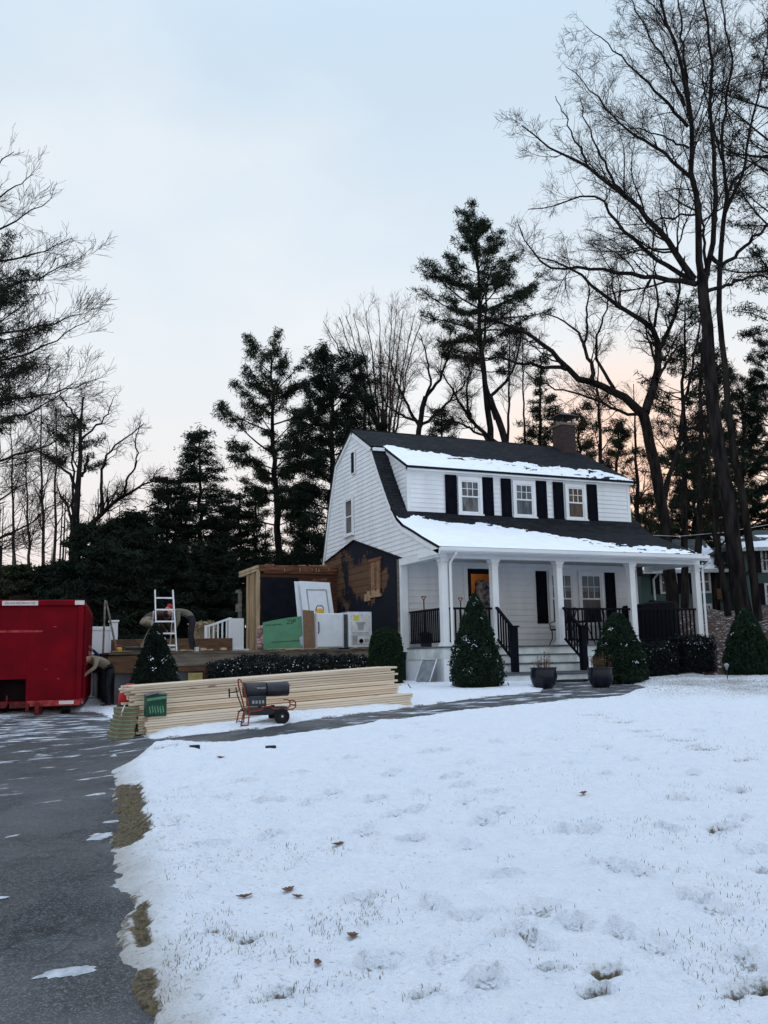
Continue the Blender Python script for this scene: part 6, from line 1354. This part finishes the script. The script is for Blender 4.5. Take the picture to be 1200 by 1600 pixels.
# --- left bare trees
D=24.
rsx=np.random.RandomState(77)
limbs=[bk([(-150,1060),(-140,800),(-125,560),(-120,380)],0,60,30)]
for y0,xe,ye,dd in ((900,110,770,1),(820,70,740,-1),(760,150,655,1.5),(700,125,600,-1.5),(640,160,590,1),(600,148,500,-1),(540,155,480,1.5),(480,135,400,-1),(430,120,370,1),(400,85,310,-1),(340,60,270,1),(300,30,235,-1),(860,40,840,-1.5),(560,60,540,2)):
    x0=-128; limbs.append(bk([(x0,y0),(x0+(xe-x0)*.35,y0+(ye-y0)*.35+6),(x0+(xe-x0)*.7,y0+(ye-y0)*.68+12),(xe-8,ye+2)],dd,7.5,1.))
bare_tree('bare_tree','large bare tree spreading its branches in from beyond the left edge',limbs,61,[dict(skip=1,k=13,ang=.6,lf=.42,n=7,wob=.11,up=.09,tmin=.3,rf=.45),dict(k=7,ang=.55,lf=.55,n=6,wob=.1,up=.05,rf=.6),dict(k=3,ang=.55,lf=.6,n=5,wob=.1,up=.03,rf=.6,minlen=.3)])
D=36.
limbs=[bk([(110,990),(112,900),(116,830),(122,770),(126,730),(124,690),(125,650),(130,620)],0,20,2.5),
 bk([(118,880),(135,835),(160,800),(185,778),(210,765),(235,752),(262,745)],-1.5,11,1.3),bk([(160,797),(160,760),(158,735),(165,710),(180,695),(205,680),(225,662)],1,6,1.4),bk([(195,772),(196,750),(210,735),(215,715),(212,690),(220,660)],-1,4.5,1.),
 bk([(128,745),(136,725),(137,712)],.3,5,4),bk([(124,775),(112,745),(95,730),(70,712),(50,700),(30,690)],1,6,1.2),bk([(125,690),(145,670),(165,655),(178,620)],1,4.5,1.),bk([(125,660),(110,640),(95,620),(92,600)],-1,4,1.),bk([(235,752),(246,735),(258,728)],0,2.5,1.)]
bare_tree('bare_tree','forked bare tree with a long right limb between the dumpster and the hemlocks',limbs,62,[dict(skip=0,k=11,ang=.7,lf=.30,n=6,wob=.17,up=.07,tmin=.35,rf=.5),dict(k=6,ang=.7,lf=.5,n=5,wob=.17,up=.04,rf=.6),dict(k=3,ang=.6,lf=.6,n=4,wob=.15,rf=.7,minlen=.3)])
for k,(px,pt,ln,lb) in enumerate(((70,600,-6,'thin upright bare tree left of the forked one'),(84,640,4,'second thin bare tree close left of the forked one'),(50,700,-10,'short thin bare tree above the dumpster middle'),(25,660,-8,'thin bare tree above the dumpster at the left edge'),(172,780,-2,'grey bare stem standing behind the white fence'))):
    pole_tree(px,985,pt,38+k,7,1.5,ln,70+k,lb,k=22,lf=.20,mbark='bark_grey')
# --- conifers
def conifer(label,px,pb,pt,D,Rm,w0,seed,start=.25,style='pine',m='needle',n_wh=26,per=5,nd=9,sz=.17,lean=0,prof=None,name='pine_tree',dens=1.,cat='pine tree',group=None):
    rs=np.random.RandomState(seed); P=np.array(PX([(px,pb),(px+lean*.2,pb*.75+pt*.25),(px+lean*.5,pb*.5+pt*.5),(px+lean*.8,pb*.25+pt*.75),(px+lean,pt)],D)); h=np.linalg.norm(P[-1]-P[0])
    tt=np.linspace(0,1,20); s=np.linspace(0,1,5); Q=np.stack([np.interp(tt,s,P[:,k]) for k in range(3)],1); Q[1:-1]+=rs.normal(0,.05,(18,3))
    gz=float(gb(Q[0,0],Q[0,1])); 
    R0=px2m(w0,D); t=thing(name,(Q[0,0],Q[0,1],Q[0,2]),label,cat,group)
    Rt=R0*(1-tt)**.8+.02
    bt=[];bd=[];bl=[]
    prof=prof or (lambda f:(1-f)**.7)
    for i in range(n_wh):
        f=start+(1-start)*((i+rs.uniform(-.3,.3))/n_wh); f=min(max(f,start*.8),.985); a0=rs.uniform(0,2*PI)
        for k in range(per if style=='pine' else per+2):
            if style=='pine' and rs.rand()<.28: continue
            a=a0+2*PI*k/per+rs.normal(0,.25); l=Rm*prof(max(0.,(f-start)/(1-start)))*(rs.uniform(.45,1.15) if style=='pine' else rs.uniform(.7,1.08))
            upz=(.15+.75*((f-start)/(1-start))**2) if style=='pine' else (.15-.25*(1-f))
            p=np.array([np.interp(f,tt,Q[:,c]) for c in range(3)]); bt.append(p); bd.append([math.cos(a),math.sin(a),upz+rs.normal(0,.10)]); bl.append(max(l,.35))
    bt=np.array(bt);bd=np.array(bd);bl=np.array(bl); Bp,Br=grow(bt,bd,bl,np.clip(bl*.016,.012,.09),8,.07,.05 if style=='pine' else -.02,rs,.25)
    G1=(Bp,Br); k1=int((6 if style=='pine' else 8)*dens); S1=spawn(Bp,Br,k1,.75,.36,rs,n=5,wob=.12,up=.05 if style=='pine' else -.01,tmin=.28,rf=.55,minlen=.3)
    S1[0][:,:,2]=S1[0][:,:1,2]+(S1[0][:,:,2]-S1[0][:,:1,2])*(.45 if style=='pine' else .4)
    V,F=tubes([(Q[None],Rt[None])],lambda r:10); mesh_np('trunk',V,F,M['bark'],t,smooth=True)
    V,F=tubes([G1,S1],lambda r:4); mesh_np('branches',V,F,M['twig'],t)
    # needle tufts along the outer parts of the branches and all twigs
    S2=np.concatenate([S1[0][:,1:].reshape(-1,3),Bp[:,4:].reshape(-1,3)]); n=len(S2); rep=nd
    if style=='pine': S2=S2[rs.rand(n)<.85]; n=len(S2)
    T=np.repeat(S2,rep,axis=0)+rs.normal(0,1,(n*rep,3))*(np.array([.115,.115,.075]) if style=='pine' else np.array([.13,.13,.05]))
    top=np.repeat(Q[-4:],30,axis=0)+rs.normal(0,.12,(120,3)); T=np.concatenate([T,top])
    V,F=leaves(T,sz*.82,rs,.0 if style=='pine' else .35,.11 if style=='pine' else .2); mesh_np('crown',V,[F],M[m],t)
    return t
G2='evergreens behind the lot'
conifer('tall white pine with layered ragged branches left of the house, its trunk bare below',437,955,548,42,3.2,12,81,start=.30,n_wh=22,prof=lambda f:(.95-.35*abs(f-.45))*(1-.45*f**3),sz=.18,nd=16,dens=1.2,lean=-14,m='needle')
conifer('dense dark pine directly behind the left roof edge',525,960,560,39,2.9,15,82,start=.08,n_wh=34,prof=lambda f:(1-.55*f**2.2),dens=1.5,nd=11,sz=.19,m='needle_dk',lean=-8)
conifer('dark pine crowding behind the gable, just right of the dense one',570,950,585,43,2.2,12,83,start=.15,n_wh=24,prof=lambda f:(1-.5*f**2),nd=9,sz=.18,m='needle_dk')
conifer('tall dark pine crown standing highest over the middle of the roof',786,960,345,43,3.5,15,84,start=.62,n_wh=19,per=6,prof=lambda f:(.55+.45*np.sin(np.clip(f*1.2+.1,0,1)*PI))*(1-.38*f**4),nd=13,sz=.18,dens=1.3,lean=-44,m='needle')
conifer('pointed hemlock left of the layered pine',312,985,668,38,2.1,9,85,start=.22,style='hem',n_wh=34,per=5,prof=lambda f:(1-f)**.75+.05,m='needle_dk',name='hemlock_tree',cat='hemlock tree',nd=5,sz=.11,dens=.85)
conifer('shorter hemlock left of the pointed one',262,985,745,37,1.9,8,86,start=.12,style='hem',n_wh=24,prof=lambda f:(1-f)**.6+.08,m='needle_dk',name='hemlock_tree',cat='hemlock tree',nd=6,sz=.11)
conifer('small hemlock standing between the pointed hemlock and the layered pine',375,985,770,40,1.9,7,87,start=.12,style='hem',n_wh=20,prof=lambda f:(1-f)**.6+.1,m='needle_dk',name='hemlock_tree',cat='hemlock tree',nd=6,sz=.12)
conifer('small thin pine behind the layered pine trunk at its right',470,960,790,44,1.6,7,88,start=.1,n_wh=16,prof=lambda f:(1-f)**.5+.1,m='needle_lt',nd=8)
conifer('thin pine in front of the pink sky left of the layered pine trunk',398,960,760,46,1.4,7,89,start=.2,n_wh=15,prof=lambda f:(1-f)**.5+.1,m='needle_lt',nd=7)
for k,(px,pt,D_,Rm,lb) in enumerate(((205,800,33,2.2,'dark low evergreen behind the ladder'),(150,815,35,2.3,'dark low evergreen behind the white fence'),(95,880,36,1.9,'low evergreen above the right part of the dumpster'),(30,885,36,2.0,'low olive evergreen above the left part of the dumpster'),(258,850,34,2.0,'dark low evergreen behind the khaki worker'),(330,850,36,1.8,'dark low evergreen behind the white stair railing'),(-30,885,36,2.0,'low evergreen at the far left edge'),(180,850,30,1.9,'nearest low dark evergreen behind the platform'))):
    conifer(lb,px,1030,pt,D_,Rm*.92,8,100+k,start=.02,style='hem',n_wh=20,per=6,prof=lambda f:(1-.75*f**1.5),m='needle_lt' if k in (3,) else 'needle_dk',name='evergreen_tree',cat='evergreen tree',nd=11,sz=.14,dens=1.2,group='low evergreens at the back left')
conifer('pine foliage at the left edge behind the big bare tree',-8,990,385,31,1.7,14,90,start=.52,n_wh=17,prof=lambda f:(.55+.6*np.sin(f*PI)),m='needle',nd=9,sz=.16)
conifer('thin pine tops above the dumpster between the bare trees',115,990,650,40,1.9,6,91,start=.75,n_wh=6,per=4,prof=lambda f:.8,m='needle',nd=8)
conifer('tall pine leaning in at the upper right edge',1222,990,30,34,3.5,22,92,start=.45,n_wh=26,per=5,prof=lambda f:(.35+.75*np.sin(f*PI)*1.1),m='needle_dk',nd=9,sz=.17)
for k,(px,pb,pt,D_,Rm,st,lb,mm) in enumerate(((905,950,640,45,2.1,.30,'olive pine right behind the chimney','needle_lt'),(1070,950,470,40,2.6,.42,'ragged pine between the crooked oak and huge oak','needle'),(1160,960,600,54,3.6,.24,'dark dense pine behind the huge oak','needle_dk'),(1085,950,700,56,3.4,.30,'dark lower pine right of the crooked oak trunk','needle_dk'),(1205,960,520,53,3.4,.26,'dark pine at the right edge behind the second oak','needle_dk'),(845,950,560,47,1.5,.35,'slim pine left of the chimney over the ridge','needle'),(965,950,660,50,1.5,.30,'slim pine in the orange glow right of the chimney','needle_lt'),(1010,960,780,52,2.3,.25,'low pine filling the gap right of the dormer','needle_lt'),(1120,960,560,44,2.0,.30,'mid height pine right of the ragged one','needle'),(690,940,640,50,1.5,.25,'distant pine over the middle of the roof','needle'))):
    conifer(lb,px,pb,pt,D_,Rm,11,120+k,start=st,n_wh=26 if D_>52 else 18,prof=lambda f:(1-.6*f**1.6),m=mm,nd=12 if mm=='needle_dk' else 8,sz=.20,dens=1.2 if mm=='needle_dk' else .9)
# far wood closing the horizon
rs=np.random.RandomState(200); N=52000
s_=rs.uniform(-75,75,N); d_=rs.uniform(60,78,N); hmax=5.2+4.2*fbm(s_*.12+40,d_*0,1,4,9)+2.5*(fbm(s_,d_*0,.6,3,19)-.5); z=-1.2+rs.rand(N)**.85*hmax; x,y=fs(d_,s_)
V,F=leaves(np.stack([x,y,z],1),.30,rs,.2,.42); i=np.arange(240); sx=rs.uniform(-70,70,240); dx=rs.uniform(60,78,240); xx,yy=fs(dx,sx); hh=rs.uniform(6,13,240)
Tp=np.stack([np.stack([xx,yy,-1.3+0*xx],1),np.stack([xx+rs.normal(0,.3,240),yy,hh],1)],1); V2,F2=tubes([(Tp,np.stack([np.full(240,.13),np.full(240,.03)],1))],lambda r:5)
o=mesh_np('woodland',np.concatenate([V,V2]),[F,F2[0]+len(V)],M['needle_dk']); tag(o,'far dark woods closing the horizon behind the houses','woodland',kind='stuff')
# ================================================================== SKY, SUN, CAMERA
W=bpy.data.worlds.new('World'); scene.world=W; W.use_nodes=True; nt=W.node_tree; bg=nt.nodes['Background']
saz=math.radians(23.479)+math.atan((985-600)/CF); sel=math.radians(3.2)
tc=nd(nt,'ShaderNodeTexCoord'); nv=nd(nt,'ShaderNodeVectorMath',operation='NORMALIZE'); L(nt,tc.outputs['Generated'],nv.inputs[0]); sp=nd(nt,'ShaderNodeSeparateXYZ'); L(nt,nv.outputs[0],sp.inputs[0])
sky=nd(nt,'ShaderNodeTexSky',sky_type='NISHITA'); sky.sun_disc=False; sky.sun_elevation=sel; sky.sun_rotation=saz; sky.dust_density=1.5; sky.air_density=1.2
sm=nd(nt,'ShaderNodeMix',data_type='RGBA',blend_type='MULTIPLY'); sm.inputs['Factor'].default_value=1; L(nt,sky.outputs[0],sm.inputs['A']); sm.inputs['B'].default_value=(.12,.12,.12,1)
rp=nd(nt,'ShaderNodeValToRGB'); L(nt,sp.outputs['Z'],rp.inputs[0]); cr=rp.color_ramp; cr.interpolation='B_SPLINE'
stops=[(0.,(.78,.66,.62)),(.12,(.80,.735,.73)),(.24,(.745,.765,.79)),(.34,(.68,.745,.80)),(.46,(.60,.70,.80)),(.61,(.49,.62,.74)),(.68,(.66,.84,1.05)),(.78,(1.04,1.24,1.52)),(1.,(1.10,1.30,1.62))]
stops=[(p_,tuple(v/2.2 for v in c_)) for p_,c_ in stops]
cr.elements[0].position=0; cr.elements[0].color=(*stops[0][1],1); cr.elements[1].position=1; cr.elements[1].color=(*stops[-1][1],1)
for p_,c_ in stops[1:-1]: e=cr.elements.new(p_); e.color=(*c_,1)
rpm=nd(nt,'ShaderNodeVectorMath',operation='SCALE'); rpm.inputs['Scale'].default_value=2.2; L(nt,rp.outputs[0],rpm.inputs[0])
# thin high cloud: soft streaks that warm the veil
mp=nd(nt,'ShaderNodeMapping'); mp.inputs['Scale'].default_value=(1.4,1.4,2.6); mp.inputs['Rotation'].default_value=(0,.5,.3); L(nt,nv.outputs[0],mp.inputs[0])
cn=nd(nt,'ShaderNodeTexNoise'); cn.inputs['Scale'].default_value=1.6; cn.inputs['Detail'].default_value=5; cn.inputs['Roughness'].default_value=.5; L(nt,mp.outputs[0],cn.inputs['Vector'])
cm_=nd(nt,'ShaderNodeMapRange',clamp=True); L(nt,cn.outputs['Fac'],cm_.inputs[0]); cm_.inputs[1].default_value=.44; cm_.inputs[2].default_value=.66; cm_.inputs[4].default_value=.62
cz_=nd(nt,'ShaderNodeMapRange',clamp=True); L(nt,sp.outputs['Z'],cz_.inputs[0]); cz_.inputs[1].default_value=.5; cz_.inputs[2].default_value=.72; cz_.inputs[3].default_value=1; cz_.inputs[4].default_value=.08
cmm=nd(nt,'ShaderNodeMath',operation='MULTIPLY'); L(nt,cm_.outputs[0],cmm.inputs[0]); L(nt,cz_.outputs[0],cmm.inputs[1])
cmx=nd(nt,'ShaderNodeMix',data_type='RGBA'); L(nt,cmm.outputs[0],cmx.inputs['Factor']); L(nt,rpm.outputs[0],cmx.inputs['A']); cmx.inputs['B'].default_value=(.80,.82,.84,1)
# sunset glow round the set sun
dt=nd(nt,'ShaderNodeVectorMath',operation='DOT_PRODUCT'); L(nt,nv.outputs[0],dt.inputs[0]); ge=math.radians(8.5); dt.inputs[1].default_value=(math.sin(saz)*math.cos(ge),math.cos(saz)*math.cos(ge),math.sin(ge))
gm=nd(nt,'ShaderNodeMapRange',clamp=True,interpolation_type='SMOOTHSTEP'); L(nt,dt.outputs['Value'],gm.inputs[0]); gm.inputs[1].default_value=.980; gm.inputs[2].default_value=1.; gm.inputs[4].default_value=.62
g2m=nd(nt,'ShaderNodeMix',data_type='RGBA'); L(nt,gm.outputs[0],g2m.inputs['Factor']); L(nt,cmx.outputs['Result'],g2m.inputs['A']); g2m.inputs['B'].default_value=(1.0,.58,.38,1)
mx=nd(nt,'ShaderNodeMix',data_type='RGBA'); mx.inputs['Factor'].default_value=.08; L(nt,g2m.outputs['Result'],mx.inputs['A']); L(nt,sm.outputs['Result'],mx.inputs['B'])
L(nt,mx.outputs['Result'],bg.inputs['Color']); bg.inputs['Strength'].default_value=1.0
sl=bpy.data.lights.new('sun','SUN'); sl.energy=.5; sl.angle=math.radians(14); sl.color=(1,.80,.62); so=bpy.data.objects.new('sun',sl); COL.objects.link(so)
so.rotation_euler=Vector((math.sin(saz)*math.cos(sel),math.cos(saz)*math.cos(sel),math.sin(sel))).to_track_quat('Z','Y').to_euler()
cam=bpy.data.cameras.new('camera'); co=bpy.data.objects.new('camera',cam); COL.objects.link(co); scene.camera=co
cam.sensor_fit='VERTICAL'; cam.sensor_height=36; cam.lens=36*CF/1600; cam.clip_end=3000; cam.clip_start=.05
mw=Matrix((tuple(RT),tuple(UP),tuple(-FW))).transposed().to_4x4(); mw.translation=Vector(tuple(CAM)); co.matrix_world=mw
scene.view_settings.view_transform='Standard'; scene.view_settings.look='None'; scene.view_settings.exposure=.3; scene.view_settings.gamma=1
scene.render.resolution_x=768; scene.render.resolution_y=1024
scene.render.engine='CYCLES'
